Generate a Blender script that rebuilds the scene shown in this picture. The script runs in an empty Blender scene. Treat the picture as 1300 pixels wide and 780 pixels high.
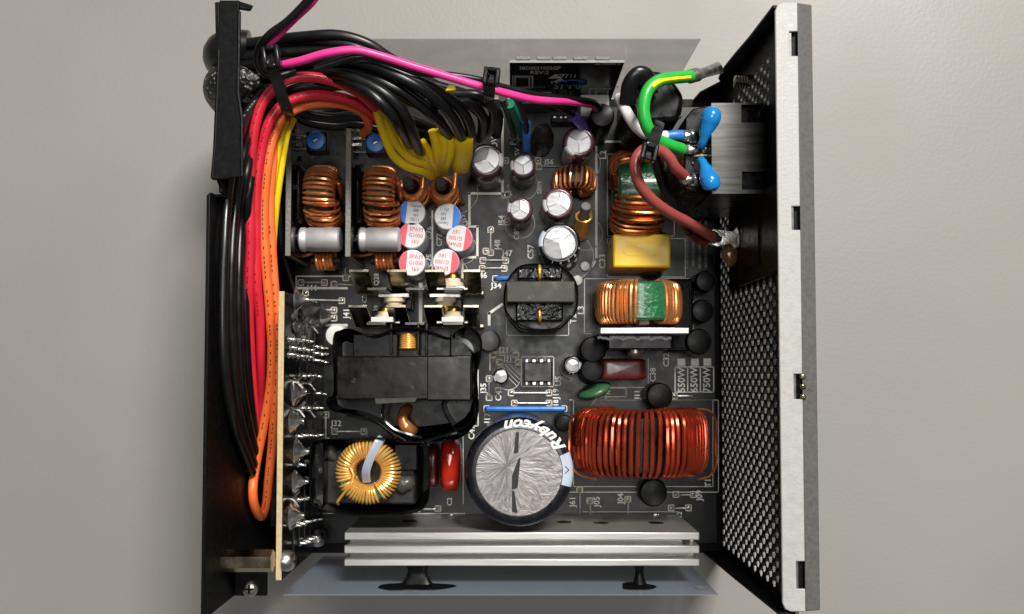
import bpy, bmesh, math, random
from mathutils import Vector, Matrix
from math import pi, sin, cos, radians
random.seed(7)
scene = bpy.context.scene
S = 0.001                                   # everything below is written in millimetres

# ---------------------------------------------------------------- camera
F, CX, NADIR, H, TILT = 1200.0, 650.0, 475.0, 324.0, radians(2.5)
PPY = NADIR - F*math.tan(TILT)
cam = bpy.data.cameras.new('camera'); cam_o = bpy.data.objects.new('camera', cam)
scene.collection.objects.link(cam_o); scene.camera = cam_o
cam.sensor_width = 36; cam.lens = 36*F/1300
cam.shift_y = (PPY-390)/1300
cam.clip_start = 0.005; cam.clip_end = 20
cam_o.location = (0, 0, H*S); cam_o.rotation_euler = (TILT, 0, 0)

# ---------------------------------------------------------------- light and exposure
world = bpy.data.worlds.new('World'); scene.world = world; world.use_nodes = True
world.node_tree.nodes['Background'].inputs[0].default_value = (0.95, 0.97, 1.0, 1)
world.node_tree.nodes['Background'].inputs[1].default_value = 0.13
def area(name, loc, target, sx, sy, power, col):
    l = bpy.data.lights.new(name, 'AREA'); l.shape = 'RECTANGLE'; l.size = sx; l.size_y = sy
    l.energy = power; l.color = col
    o = bpy.data.objects.new(name, l); scene.collection.objects.link(o); o.location = loc
    o.rotation_euler = (Vector(target)-Vector(loc)).to_track_quat('-Z', 'Y').to_euler()
area('ceiling_lamp', (0.36, 0.76, 1.15), (0, 0.02, 0), 0.45, 0.25, 29, (1, 0.97, 0.92))
area('ceiling_lamp_overhead', (0.05, 0.13, 1.7), (0, 0, 0), 0.40, 0.40, 6.2, (1, 0.98, 0.95))
scene.view_settings.view_transform = 'Standard'; scene.view_settings.look = 'None'
scene.view_settings.exposure = 0.0; scene.view_settings.gamma = 1
scene.render.engine = 'CYCLES'
scene.cycles.max_bounces = 8; scene.cycles.transparent_max_bounces = 12

# ---------------------------------------------------------------- pixel of the survey photo -> point at a known height / plane
def ray(px, py):
    u, v = (px-CX)/F, -(py-PPY)/F
    return Vector((u, v*cos(TILT)+sin(TILT), v*sin(TILT)-cos(TILT)))
def at(px, py, z):
    d = ray(px, py); return d*((z-H)/d.z) + Vector((0, 0, H))
def at_x(px, py, X):
    d = ray(px, py); return d*(X/d.x) + Vector((0, 0, H))
def at_y(px, py, Y):
    d = ray(px, py); return d*(Y/d.y) + Vector((0, 0, H))
def sc(z): return F/(H-z)

# ---------------------------------------------------------------- materials
def lin(c): return tuple((x/12.92 if x <= .04045 else ((x+.055)/1.055)**2.4) for x in [k/255 for k in c])
MATS = {}
def mat(name, col, rough=.4, metal=0., ns=300., var=.12, rvar=.1, bump=0., bscale=None, coat=0., alpha=1., spec=.5, trans=0., stretch=(1, 1, 1), aniso=0., dust=0., dscale=500., dcol=(150, 146, 138)):
    m = bpy.data.materials.new(name); m.use_nodes = True; nt = m.node_tree; N = nt.nodes; L = nt.links
    b = N['Principled BSDF']; c = lin(col)
    b.inputs['Metallic'].default_value = metal; b.inputs['Roughness'].default_value = rough
    b.inputs['Coat Weight'].default_value = coat; b.inputs['Coat Roughness'].default_value = .12
    b.inputs['Alpha'].default_value = alpha; b.inputs['Specular IOR Level'].default_value = spec
    b.inputs['Transmission Weight'].default_value = trans
    tc = N.new('ShaderNodeTexCoord'); mp = N.new('ShaderNodeMapping'); mp.inputs['Scale'].default_value = stretch
    L.new(tc.outputs['Object'], mp.inputs[0])
    no = N.new('ShaderNodeTexNoise'); no.inputs['Scale'].default_value = ns; no.inputs['Detail'].default_value = 5
    L.new(mp.outputs[0], no.inputs['Vector'])
    r = N.new('ShaderNodeMapRange'); r.inputs['From Min'].default_value = .3; r.inputs['From Max'].default_value = .7
    r.inputs['To Min'].default_value = 1-var; r.inputs['To Max'].default_value = 1+var
    L.new(no.outputs[0], r.inputs[0])
    mx = N.new('ShaderNodeVectorMath'); mx.operation = 'SCALE'; mx.inputs[0].default_value = c
    L.new(r.outputs[0], mx.inputs['Scale'])
    if dust:
        nd = N.new('ShaderNodeTexNoise'); nd.inputs['Scale'].default_value = dscale; nd.inputs['Detail'].default_value = 8; nd.inputs['Roughness'].default_value = .75
        L.new(tc.outputs['Object'], nd.inputs['Vector'])
        rd = N.new('ShaderNodeMapRange'); rd.inputs['From Min'].default_value = .60; rd.inputs['From Max'].default_value = .76; rd.inputs['To Min'].default_value = 0; rd.inputs['To Max'].default_value = dust
        L.new(nd.outputs[0], rd.inputs[0]); md = N.new('ShaderNodeMix'); md.data_type = 'RGBA'; md.inputs[7].default_value = (*lin(dcol), 1)
        L.new(rd.outputs[0], md.inputs[0]); L.new(mx.outputs[0], md.inputs[6]); L.new(md.outputs[2], b.inputs['Base Color'])
    else: L.new(mx.outputs[0], b.inputs['Base Color'])
    r2 = N.new('ShaderNodeMapRange'); r2.inputs['From Min'].default_value = .3; r2.inputs['From Max'].default_value = .7
    r2.inputs['To Min'].default_value = max(.02, rough-rvar); r2.inputs['To Max'].default_value = min(1, rough+rvar)
    L.new(no.outputs[0], r2.inputs[0]); L.new(r2.outputs[0], b.inputs['Roughness'])
    if bump:
        n2 = N.new('ShaderNodeTexNoise'); n2.inputs['Scale'].default_value = bscale or ns; n2.inputs['Detail'].default_value = 4
        L.new(mp.outputs[0], n2.inputs['Vector'])
        bp = N.new('ShaderNodeBump'); bp.inputs['Distance'].default_value = bump*S; bp.inputs['Strength'].default_value = 1
        L.new(n2.outputs[0], bp.inputs['Height']); L.new(bp.outputs[0], b.inputs['Normal'])
    MATS[name] = m; return m
mat('table', (138, 135, 130), .5, ns=9, var=.05, rvar=.12, bump=.06, bscale=700, dust=.25, dscale=60, dcol=(130, 126, 118))
mat('pcb', (18, 19, 18), .34, ns=260, var=.35, rvar=.07, bump=.03, bscale=220, dust=.2, dscale=420, spec=.33)
mat('pcb_black', (8, 8, 9), .22, ns=400, var=.3, rvar=.04, spec=.2)
mat('silk', (226, 226, 222), .6, ns=900, var=.12)
mat('silk_dim', (135, 137, 133), .6, ns=900, var=.15)
mat('fr4', (190, 170, 128), .7, ns=900, var=.12, bump=.05)
mat('fr4_dark', (120, 117, 110), .7, ns=1500, var=.35, bump=.08)
mat('tin', (188, 186, 180), .34, 1, ns=500, var=.2, bump=.06, bscale=700)
mat('solder', (200, 198, 194), .2, .95, ns=350, var=.15, bump=.15, bscale=350)
mat('pad', (112, 98, 70), .45, .6, ns=700, var=.25)
mat('case_black', (9, 9, 10), .48, ns=700, var=.2, bump=.015, bscale=1800, spec=.13, dust=.08, dscale=700)
mat('case_grey', (84, 83, 81), .6, ns=900, var=.15, bump=.06, bscale=1800)
mat('rim_white', (168, 167, 164), .5, ns=600, var=.07, bump=.07, bscale=1300, dust=.15, dscale=180, dcol=(150, 148, 144))
mat('steel', (80, 79, 77), .30, 1, ns=60, var=.05, rvar=.05, stretch=(1, 14, 1))
mat('steel_dark', (150, 140, 118), .24, 1, ns=200, var=.2, bump=.04, bscale=250)
mat('alu', (212, 211, 207), .36, .85, ns=90, var=.1, stretch=(.15, 1, 1), bump=.03, bscale=700, dust=.35, dscale=500, dcol=(110, 108, 104))
mat('alu_face', (120, 119, 117), .3, 1, ns=150, var=.12, stretch=(.1, 1, 1))
mat('can', (196, 194, 196), .5, .55, ns=300, var=.06, rvar=.06)
mat('can_top', (164, 164, 166), .40, .75, ns=420, var=.12, rvar=.1, stretch=(1, 3, 1), bump=.02, bscale=300)
mat('can_print', (208, 207, 206), .5, .1, ns=500, var=.04)
mat('ink_blue', (22, 122, 222), .45, ns=500, var=.08)
mat('ink_navy', (18, 66, 130), .5, ns=500)
mat('ink_red', (232, 78, 96), .45, ns=500, var=.08)
mat('ink_red_text', (205, 40, 66), .5, ns=500)
mat('sleeve_brown', (74, 46, 54), .22, ns=300, var=.12, coat=.3)
mat('sleeve_black', (15, 16, 22), .2, ns=300, var=.2, coat=.3)
mat('stripe', (186, 184, 192), .3, ns=300, var=.06)
mat('stripe_blue', (178, 186, 198), .3, ns=300, var=.06)
mat('black_plastic', (6, 6, 7), .29, ns=400, var=.3, bump=.02, bscale=300, spec=.22)
mat('black_tape', (7, 7, 8), .17, ns=120, var=.35, rvar=.06, bump=.07, bscale=120, dust=.18, dscale=500)
mat('core_tape', (17, 15, 14), .25, ns=180, var=.35, rvar=.1, bump=.05, bscale=200, dust=.3, dscale=240, spec=.22)
mat('core_tape_grey', (58, 58, 50), .36, ns=220, var=.3, rvar=.12, bump=.12, bscale=240, dust=.5, dscale=260, spec=.25)
mat('crinkle_tape', (8, 8, 8), .16, ns=300, var=.4, rvar=.05, bump=.9, bscale=330, spec=.4)
mat('raw_edge', (98, 97, 95), .4, .5, ns=600)
mat('tin_strip', (190, 187, 178), .5, .7, ns=400, var=.25, bump=.08, bscale=500)
mat('foil_tape', (60, 60, 60), .12, .3, ns=500, var=.5, bump=1.1, bscale=420)
mat('glue_black', (8, 8, 8), .36, ns=250, var=.3, bump=.08, bscale=200, spec=.16)
mat('bare_wire', (214, 212, 208), .3, .55, ns=500, var=.12)
mat('glue_grey', (70, 68, 66), .28, ns=200, var=.25, bump=.2, bscale=150, alpha=.9)
mat('ferrite', (22, 21, 21), .55, ns=700, var=.25, bump=.05)
mat('ferrite_grey', (128, 126, 124), .55, ns=700, var=.15)
mat('copper', (230, 146, 88), .24, .7, ns=160, var=.22)
mat('copper_dark', (206, 120, 68), .25, .8, ns=160, var=.25)
mat('copper_gold', (238, 180, 92), .28, .5, ns=160, var=.2)
mat('enamel_red', (186, 72, 44), .2, .8, ns=120, var=.25, coat=.3)
mat('green_core', (32, 96, 58), .3, ns=400, var=.2, bump=.4, bscale=700, coat=.4)
mat('yellow_box', (242, 198, 14), .34, ns=250, var=.07, bump=.03)
mat('red_epoxy', (176, 38, 18), .16, ns=150, var=.12, coat=.6)
mat('maroon', (92, 24, 22), .3, ns=250, var=.15, coat=.2)
mat('blue_epoxy', (24, 128, 200), .2, ns=150, var=.08, coat=.5)
mat('green_epoxy', (52, 92, 60), .35, ns=150, var=.15)
mat('blue_plastic', (38, 108, 186), .32, ns=300, var=.1)
mat('brass', (176, 138, 74), .3, 1, ns=400, var=.2)
mat('cream', (214, 198, 168), .5, ns=500, var=.1)
mat('nylon', (206, 206, 202), .45, ns=300, var=.05)
mat('nylon_grey', (84, 84, 82), .4, ns=300, var=.1)
mat('w_black', (13, 13, 14), .33, ns=150, var=.25, rvar=.08, bump=.05, bscale=160)
mat('w_red', (212, 38, 58), .36, ns=150, var=.08, bump=.05, bscale=160)
mat('w_pink', (228, 58, 140), .36, ns=150, var=.07)
mat('w_orange', (238, 112, 52), .38, ns=150, var=.07, bump=.04, bscale=160)
mat('w_yellow', (248, 212, 24), .38, ns=150, var=.08, bump=.04, bscale=160)
mat('w_green', (40, 170, 62), .34, ns=150, var=.08)
mat('w_teal', (24, 120, 92), .4, ns=150, var=.1)
mat('w_white', (222, 220, 216), .38, ns=150, var=.04)
mat('w_brown', (150, 70, 64), .36, ns=150, var=.08)
mat('w_blue', (48, 112, 190), .36, ns=150, var=.08)
mat('w_violet', (92, 74, 168), .4, ns=150, var=.1)
mat('ink_dark', (60, 22, 24), .6, ns=500)
mat('zip_tie', (22, 22, 23), .26, ns=300, var=.2)
mat('clear_tape', (176, 182, 196), .2, ns=200, var=.1, alpha=.75)
mat('flux', (120, 84, 40), .2, ns=300, var=.3, alpha=.85)
def sheet_mat(name, col, fac, rough):
    m = bpy.data.materials.new(name); m.use_nodes = True; nt = m.node_tree; N = nt.nodes; L = nt.links
    b = N['Principled BSDF']; b.inputs['Base Color'].default_value = (*lin(col), 1); b.inputs['Roughness'].default_value = rough
    tc = N.new('ShaderNodeTexCoord'); no = N.new('ShaderNodeTexNoise'); no.inputs['Scale'].default_value = 90
    L.new(tc.outputs['Object'], no.inputs['Vector'])
    r = N.new('ShaderNodeMapRange'); r.inputs['To Min'].default_value = fac-.08; r.inputs['To Max'].default_value = fac+.08
    L.new(no.outputs[0], r.inputs[0]); L.new(r.outputs[0], b.inputs['Alpha'])
    bp = N.new('ShaderNodeBump'); bp.inputs['Distance'].default_value = .00012
    n2 = N.new('ShaderNodeTexNoise'); n2.inputs['Scale'].default_value = 25; L.new(tc.outputs['Object'], n2.inputs['Vector'])
    L.new(n2.outputs[0], bp.inputs['Height']); L.new(bp.outputs[0], b.inputs['Normal'])
    MATS[name] = m
sheet_mat('film', (150, 148, 142), .30, .12)
sheet_mat('film_blue', (140, 150, 166), .44, .12)
def foil_top():
    m = bpy.data.materials.new('crinkled_foil'); m.use_nodes = True; nt = m.node_tree; N = nt.nodes; L = nt.links
    b = N['Principled BSDF']; b.inputs['Metallic'].default_value = .55
    tc = N.new('ShaderNodeTexCoord'); gr = N.new('ShaderNodeTexGradient'); gr.gradient_type = 'RADIAL'
    mp = N.new('ShaderNodeMapping'); mp.inputs['Location'].default_value = (.0035, -.002, 0); L.new(tc.outputs['Object'], mp.inputs[0])
    L.new(mp.outputs[0], gr.inputs[0])
    le = N.new('ShaderNodeVectorMath'); le.operation = 'LENGTH'; L.new(mp.outputs[0], le.inputs[0])
    cb = N.new('ShaderNodeCombineXYZ'); m1 = N.new('ShaderNodeMath'); m1.operation = 'MULTIPLY'; m1.inputs[1].default_value = 38
    m2 = N.new('ShaderNodeMath'); m2.operation = 'MULTIPLY'; m2.inputs[1].default_value = 850
    L.new(gr.outputs['Fac'], m1.inputs[0]); L.new(le.outputs['Value'], m2.inputs[0])
    L.new(m1.outputs[0], cb.inputs[0]); L.new(m2.outputs[0], cb.inputs[1])
    no = N.new('ShaderNodeTexNoise'); no.inputs['Scale'].default_value = 1.0; no.inputs['Detail'].default_value = 6; no.inputs['Distortion'].default_value = 1.6
    L.new(cb.outputs[0], no.inputs['Vector'])
    n3 = N.new('ShaderNodeTexNoise'); n3.inputs['Scale'].default_value = 130; L.new(tc.outputs['Object'], n3.inputs['Vector'])
    cr = N.new('ShaderNodeValToRGB'); cr.color_ramp.elements[0].position = .36; cr.color_ramp.elements[0].color = (*lin((104, 106, 110)), 1)
    cr.color_ramp.elements[1].position = .68; cr.color_ramp.elements[1].color = (*lin((186, 184, 184)), 1)
    L.new(no.outputs[0], cr.inputs[0]); mx = N.new('ShaderNodeMix'); mx.data_type = 'RGBA'
    L.new(n3.outputs[0], mx.inputs[0]); L.new(cr.outputs[0], mx.inputs[6]); mx.inputs[7].default_value = (*lin((146, 136, 134)), 1)
    L.new(mx.outputs[2], b.inputs['Base Color']); b.inputs['Roughness'].default_value = .42
    bp = N.new('ShaderNodeBump'); bp.inputs['Distance'].default_value = .00025; L.new(no.outputs[0], bp.inputs['Height']); L.new(bp.outputs[0], b.inputs['Normal'])
    MATS['foil_top'] = m
foil_top()
def braid():
    m = bpy.data.materials.new('braided_sleeve'); m.use_nodes = True; nt = m.node_tree; N = nt.nodes; L = nt.links
    b = N['Principled BSDF']; b.inputs['Roughness'].default_value = .4
    tc = N.new('ShaderNodeTexCoord'); mp = N.new('ShaderNodeMapping'); mp.inputs['Rotation'].default_value = (0, 0, .8); mp.inputs['Scale'].default_value = (700, 700, 500)
    L.new(tc.outputs['Object'], mp.inputs[0]); ck = N.new('ShaderNodeTexVoronoi'); ck.inputs['Scale'].default_value = 1; ck.distance = 'CHEBYCHEV'
    L.new(mp.outputs[0], ck.inputs['Vector'])
    cr = N.new('ShaderNodeValToRGB'); cr.color_ramp.elements[0].position = .12; cr.color_ramp.elements[0].color = (.34, .33, .31, 1)
    cr.color_ramp.elements[1].position = .26; cr.color_ramp.elements[1].color = (.008, .008, .008, 1)
    L.new(ck.outputs['Distance'], cr.inputs[0]); L.new(cr.outputs[0], b.inputs['Base Color'])
    bp = N.new('ShaderNodeBump'); bp.inputs['Distance'].default_value = .0005; L.new(ck.outputs['Distance'], bp.inputs['Height']); L.new(bp.outputs[0], b.inputs['Normal'])
    MATS['braid'] = m
braid()

# ---------------------------------------------------------------- mesh helpers
ORG = {}
def V(*a): return Vector(a)
def frame(o, z, xh=None):
    z = Vector(z).normalized(); xh = Vector(xh) if xh is not None else (V(1, 0, 0) if abs(z.x) < .9 else V(0, 1, 0))
    y = z.cross(xh).normalized(); x = y.cross(z)
    return Matrix(((x.x, y.x, z.x, o[0]), (x.y, y.y, z.y, o[1]), (x.z, y.z, z.z, o[2]), (0, 0, 0, 1)))
def cr(P, n=8, closed=False):
    P = [Vector(p) for p in P]; out = []; k = len(P)
    for i in range(k if closed else k-1):
        if closed: a, b, c, d = P[(i-1) % k], P[i], P[(i+1) % k], P[(i+2) % k]
        else: a, b, c, d = P[max(i-1, 0)], P[i], P[i+1], P[min(i+2, k-1)]
        for j in range(n):
            t = j/n
            out.append(.5*((2*b)+(c-a)*t+(2*a-5*b+4*c-d)*t*t+(3*b-a-3*c+d)*t**3))
    if not closed: out.append(P[-1])
    return out
class MB:
    def __init__(s): s.v = []; s.f = []
    def add(s, vs, fs, M=None):
        o = len(s.v); s.v += [(M @ Vector(v)) if M else Vector(v) for v in vs]; s.f += [[i+o for i in f] for f in fs]; return s
    def box(s, c, d, M=None, rz=0):
        x, y, z = d[0]/2, d[1]/2, d[2]/2
        vs = [V(a*x, b*y, e*z) for e in (-1, 1) for a, b in ((-1, -1), (1, -1), (1, 1), (-1, 1))]
        R = Matrix.Translation(Vector(c)) @ Matrix.Rotation(rz, 4, 'Z')
        return s.add([R @ v for v in vs], [[3, 2, 1, 0], [4, 5, 6, 7], [0, 1, 5, 4], [1, 2, 6, 5], [2, 3, 7, 6], [3, 0, 4, 7]], M)
    def span(s, a, b, M=None): return s.box([(a[i]+b[i])/2 for i in range(3)], [abs(a[i]-b[i]) for i in range(3)], M)
    def prism(s, P, z0, z1, M=None, top=1.0):
        n = len(P); cx = sum(p[0] for p in P)/n; cy = sum(p[1] for p in P)/n
        vs = [V(p[0], p[1], z0) for p in P]+[V(cx+(p[0]-cx)*top, cy+(p[1]-cy)*top, z1) for p in P]
        return s.add(vs, [list(range(n))[::-1], list(range(n, 2*n))]+[[i, (i+1) % n, n+(i+1) % n, n+i] for i in range(n)], M)
    def lathe(s, prof, n=32, M=None, a0=0, a1=2*pi, caps=True):
        full = abs(a1-a0-2*pi) < 1e-6; k = n if full else n+1
        vs = [V(r*cos(a0+(a1-a0)*i/n), r*sin(a0+(a1-a0)*i/n), z) for r, z in prof for i in range(k)]
        fs = []
        for j in range(len(prof)-1):
            for i in range(n):
                i2 = (i+1) % k; fs.append([j*k+i, j*k+i2, (j+1)*k+i2, (j+1)*k+i])
        if caps and full:
            if prof[0][0] > 1e-4: fs.append(list(range(k))[::-1])
            if prof[-1][0] > 1e-4: fs.append([(len(prof)-1)*k+i for i in range(k)])
        return s.add(vs, fs, M)
    def tube(s, P, r, n=8, closed=False, flat=1.0):
        P = [Vector(p) for p in P]; k = len(P); T = []
        for i in range(k):
            a = P[(i-1) % k] if closed or i else P[0]; b = P[(i+1) % k] if closed or i < k-1 else P[-1]
            t = (b-a); T.append(t.normalized() if t.length > 1e-9 else V(0, 0, 1))
        up = V(0, 0, 1) if abs(T[0].z) < .9 else V(1, 0, 0)
        nrm = (up-T[0]*up.dot(T[0])).normalized(); vs = []
        for i in range(k):
            nrm = (nrm-T[i]*nrm.dot(T[i])); nrm = nrm.normalized() if nrm.length > 1e-6 else V(1, 0, 0)
            bn = T[i].cross(nrm); rr = r[i] if isinstance(r, (list, tuple)) else r
            vs += [P[i]+(nrm*cos(2*pi*j/n)*flat+bn*sin(2*pi*j/n))*rr for j in range(n)]
        fs = [[i*n+j, i*n+(j+1) % n, ((i+1) % k)*n+(j+1) % n, ((i+1) % k)*n+j] for i in range(k if closed else k-1) for j in range(n)]
        if not closed: fs += [list(range(n))[::-1], [(k-1)*n+j for j in range(n)]]
        return s.add(vs, fs)
    def ribbon(s, P, w, z, closed=False):
        P = [Vector((p[0], p[1])) for p in P]
        k = len(P)
        for i in range(k if closed else k-1):
            a, b = P[i], P[(i+1) % k]; d = (b-a)
            if d.length < 1e-6: continue
            d.normalize(); n = Vector((-d.y, d.x))*w/2; e = d*w/2*.98
            q = [a-n-e, b-n+e, b+n+e, a+n-e]
            s.add([V(p.x, p.y, z) for p in q], [[0, 1, 2, 3]])
        return s
    def blob(s, c, rx, ry, rz, n=18, m=10, jit=.0, seed=0, low=-1.0, M=None):
        rnd = random.Random(seed); ph = [rnd.uniform(0, 6.28) for _ in range(6)]
        prof = [(-pi/2+pi*i/m) for i in range(m+1)]; vs = []; fs = []
        for t in prof:
            for i in range(n):
                a = 2*pi*i/n
                k = 1+jit*(sin(2*a+ph[0])*.5+sin(3*a+ph[1])*.3+sin(5*a+2*t+ph[2])*.25)
                vs.append(V(c[0]+rx*cos(t)*cos(a)*k, c[1]+ry*cos(t)*sin(a)*k, c[2]+rz*max(sin(t), low)))
        for j in range(m):
            for i in range(n): fs.append([j*n+i, j*n+(i+1) % n, (j+1)*n+(i+1) % n, (j+1)*n+i])
        return s.add(vs, fs, M)
    def cup(s, P, z0, z1, low=.92, wall=.7, rim=0.0):
        n = len(P); c = sum((Vector((p[0], p[1])) for p in P), Vector((0, 0)))/n; vs = []
        Q = [Vector((p[0], p[1])) for p in P]
        for k, z, off in ((low, z0, 0), (1, z1, 0), (1, z1+rim, wall*.5), (1, z1, wall), (low, z0+1, wall)):
            for q in Q:
                d = (q-c); p = c+d*k-d.normalized()*off; vs.append(V(p.x, p.y, z))
        fs = [[j*n+i, j*n+(i+1) % n, (j+1)*n+(i+1) % n, (j+1)*n+i] for j in range(4) for i in range(n)]
        fs += [list(range(n))[::-1], [4*n+i for i in range(n)]]
        return s.add(vs, fs)
    def build(s, name, m, parent=None, bevel=0, smooth=True, ang=38, base=None, kind=None, segs=2):
        xs = [v.x for v in s.v]; ys = [v.y for v in s.v]; zs = [v.z for v in s.v]
        if parent is not None: org = ORG[parent.name]
        elif base is not None: org = Vector(base)
        else: org = V((min(xs)+max(xs))/2, (min(ys)+max(ys))/2, min(zs))
        me = bpy.data.meshes.new(name); me.from_pydata([(v-org)*S for v in s.v], [], s.f)
        bm = bmesh.new(); bm.from_mesh(me); bmesh.ops.recalc_face_normals(bm, faces=bm.faces); bm.to_mesh(me); bm.free()
        if smooth:
            me.polygons.foreach_set('use_smooth', [True]*len(me.polygons)); me.set_sharp_from_angle(angle=radians(ang))
        me.materials.append(MATS[m])
        o = bpy.data.objects.new(name, me); scene.collection.objects.link(o); ORG[o.name] = org
        if parent is not None: o.parent = parent
        else: o.location = org*S
        if bevel:
            b = o.modifiers.new('bevel', 'BEVEL'); b.width = bevel*S; b.segments = segs; b.limit_method = 'ANGLE'; b.angle_limit = radians(50)
        if kind: o['kind'] = kind
        return o
def tag(o, label, cat, group=None, kind=None):
    o['label'] = label; o['category'] = cat
    if group: o['group'] = group
    if kind: o['kind'] = kind
    return o
def thing(name, label, cat, loc, group=None):
    o = bpy.data.objects.new(name, None); scene.collection.objects.link(o); o.empty_display_size = .004
    o.location = Vector(loc)*S; ORG[o.name] = Vector(loc); return tag(o, label, cat, group)
TXT = {}
def text_geo(t, shear=0., bold=0.):
    if (t, shear, bold) not in TXT:
        c = bpy.data.curves.new('lettering', 'FONT'); c.body = t; c.align_x = 'CENTER'; c.align_y = 'CENTER'; c.resolution_u = 2; c.shear = shear; c.offset = bold
        o = bpy.data.objects.new('lettering', c); scene.collection.objects.link(o)
        dg = bpy.context.evaluated_depsgraph_get(); me = bpy.data.meshes.new_from_object(o.evaluated_get(dg))
        TXT[(t, shear, bold)] = ([v.co.copy() for v in me.vertices], [list(p.vertices) for p in me.polygons])
        bpy.data.objects.remove(o); bpy.data.curves.remove(c); bpy.data.meshes.remove(me)
    return TXT[(t, shear, bold)]
def text(mb, t, pos, size, rot=0, M=None, shear=0., sx=1.0, bold=.008):
    """lettering of cap height ~size (mm) flat at pos, turned rot degrees"""
    vs, fs = text_geo(t, shear, bold); k = size/.70; R = Matrix.Translation(Vector(pos)) @ Matrix.Rotation(radians(rot), 4, 'Z') @ Matrix.Diagonal((k*sx, k, 1, 1))
    return mb.add([R @ v for v in vs], fs, M)

# ================================================================ THE SETTING
ZB = 10.0                                   # upper face of the main circuit board
t = MB().box((0, 0, -7), (1600, 1600, 10)).build('table_top', 'table', bevel=0)
t['kind'] = 'structure'

# ================================================================ CASE
YT, YB = at(650, 125, 0).y, at(650, 703, 0).y
XR, XL = 71.7, -77.5
case = thing('power_supply_case', 'open black steel case of the power supply with perforated end panel and bright rim', 'case', (0, 0, -2))
MB().span((XL-1, YB, -2), (XR+.8, YT, -.8)).build('base_plate', 'case_black', case, bevel=.3)
# --- perforated end panel: hexagon lattice with real holes
def end_panel():
    bm = bmesh.new(); p = 3.9; q = p*math.sqrt(3); cache = {}
    def vert(y, z):
        k = (round(y, 3), round(z, 3))
        if k not in cache: cache[k] = bm.verts.new((0, y, z))
        return cache[k]
    R = p/math.sqrt(3)
    def hole(y, z):
        if z > 80 or z < 3 or y < YB+4: return False
        if y < 26: return True
        if y < 52: return z < 16
        if y > 76 and y < 88 and 22 < z < 66: return (y-76)/12*44 > (62-z)-8 and not (y < 82 and z < 34)
        return z < 16 and y < 70
    n = 0
    ny0, ny1 = int((YB-6)/p)-1, int((YT+6)/p)+2
    for iz in range(-1, 28):
        for iy in range(ny0, ny1):
            y = (iy+.5*(iz % 2))*p; z = iz*q/2
            o = [vert(y+R*sin(radians(60*k)), z+R*cos(radians(60*k))) for k in range(6)]
            if hole(y, z):
                i_ = [bm.verts.new((0, y+1.62*sin(radians(60*k)), z+1.62*cos(radians(60*k)))) for k in range(6)]
                for k in range(6): bm.faces.new((o[k], o[(k+1) % 6], i_[(k+1) % 6], i_[k]))
            else: bm.faces.new(o)
    for co, no in (((0, YB, 0), (0, -1, 0)), ((0, YT, 0), (0, 1, 0)), ((0, 0, -1), (0, 0, -1)), ((0, 0, 83.4), (0, 0, 1))):
        bmesh.ops.bisect_plane(bm, geom=bm.verts[:]+bm.edges[:]+bm.faces[:], plane_co=co, plane_no=no, clear_outer=True)
    bmesh.ops.recalc_face_normals(bm, faces=bm.faces)
    org = ORG[case.name]
    me = bpy.data.meshes.new('perforated_panel')
    for v in bm.verts: v.co = (Vector((XR, v.co.y, v.co.z))-org)*S
    bm.to_mesh(me); bm.free(); me.materials.append(MATS['case_black']); me.materials.append(MATS['raw_edge'])
    o = bpy.data.objects.new('perforated_panel', me); scene.collection.objects.link(o); o.parent = case; ORG[o.name] = org
    m = o.modifiers.new('thickness', 'SOLIDIFY'); m.thickness = .85*S; m.offset = 0; m.material_offset_rim = 1
    return o
end_panel()
# --- rim of the panel: bright inward flange, grey rolled outer strip, with four slots
ys = at(1000, 3, 84).y, at(1000, 777, 84).y
slots = [tuple(at(1014, a, 84).y for a in ab) for ab in ((40, 71), (262, 292), (475, 507), (713, 748))]
def rim_part(name, x0, x1, z0, z1, m, cut):
    mb = MB(); y = ys[0]; segs = []
    for a, b in slots:
        segs.append((y, a)); y = b
    segs.append((y, ys[1]))
    if not cut: segs = [ys]
    for a, b in segs:
        nn = max(2, int(abs(a-b)/4))
        th = .9
        vs = [V(x0, a, z0), V(x1, a, z1), V(x1, b, z1), V(x0, b, z0)]; vs += [v-V(0, 0, th) for v in vs]
        mb.add(vs, [[0, 1, 2, 3], [7, 6, 5, 4], [0, 4, 5, 1], [1, 5, 6, 2], [2, 6, 7, 3], [3, 7, 4, 0]])
    return mb.build(name, m, case, bevel=.25)
pts = [(67.9, ys[0]-2.2), (68.6, ys[0]-.6), (70.0, ys[0]), (73.7, ys[0])]
for a, b in slots: pts += [(73.7, a), (71.5, a), (71.5, b), (73.7, b)]
pts += [(73.7, ys[1]), (70.0, ys[1]), (68.6, ys[1]+.6), (67.9, ys[1]+2.2)]
MB().prism(pts, 83.1, 84).build('rim_flange', 'rim_white', case, bevel=.25)
rim_part('outer_rim', 73.75, 77.9, 83.7, 82.4, 'case_grey', False)
MB().span((72.4, ys[0], 79.5), (74.2, ys[1], 82.2)).build('rim_backing', 'case_black', case)
mb = MB(); c = at(1019, 491, 83)
for dy in (-2.6, 0, 2.6): mb.box((c.x-.2, c.y+dy, 83.0), (1.6, 1.5, 2.2))
mb.build('spring_clip', 'steel_dark', case, bevel=.4)
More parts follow.
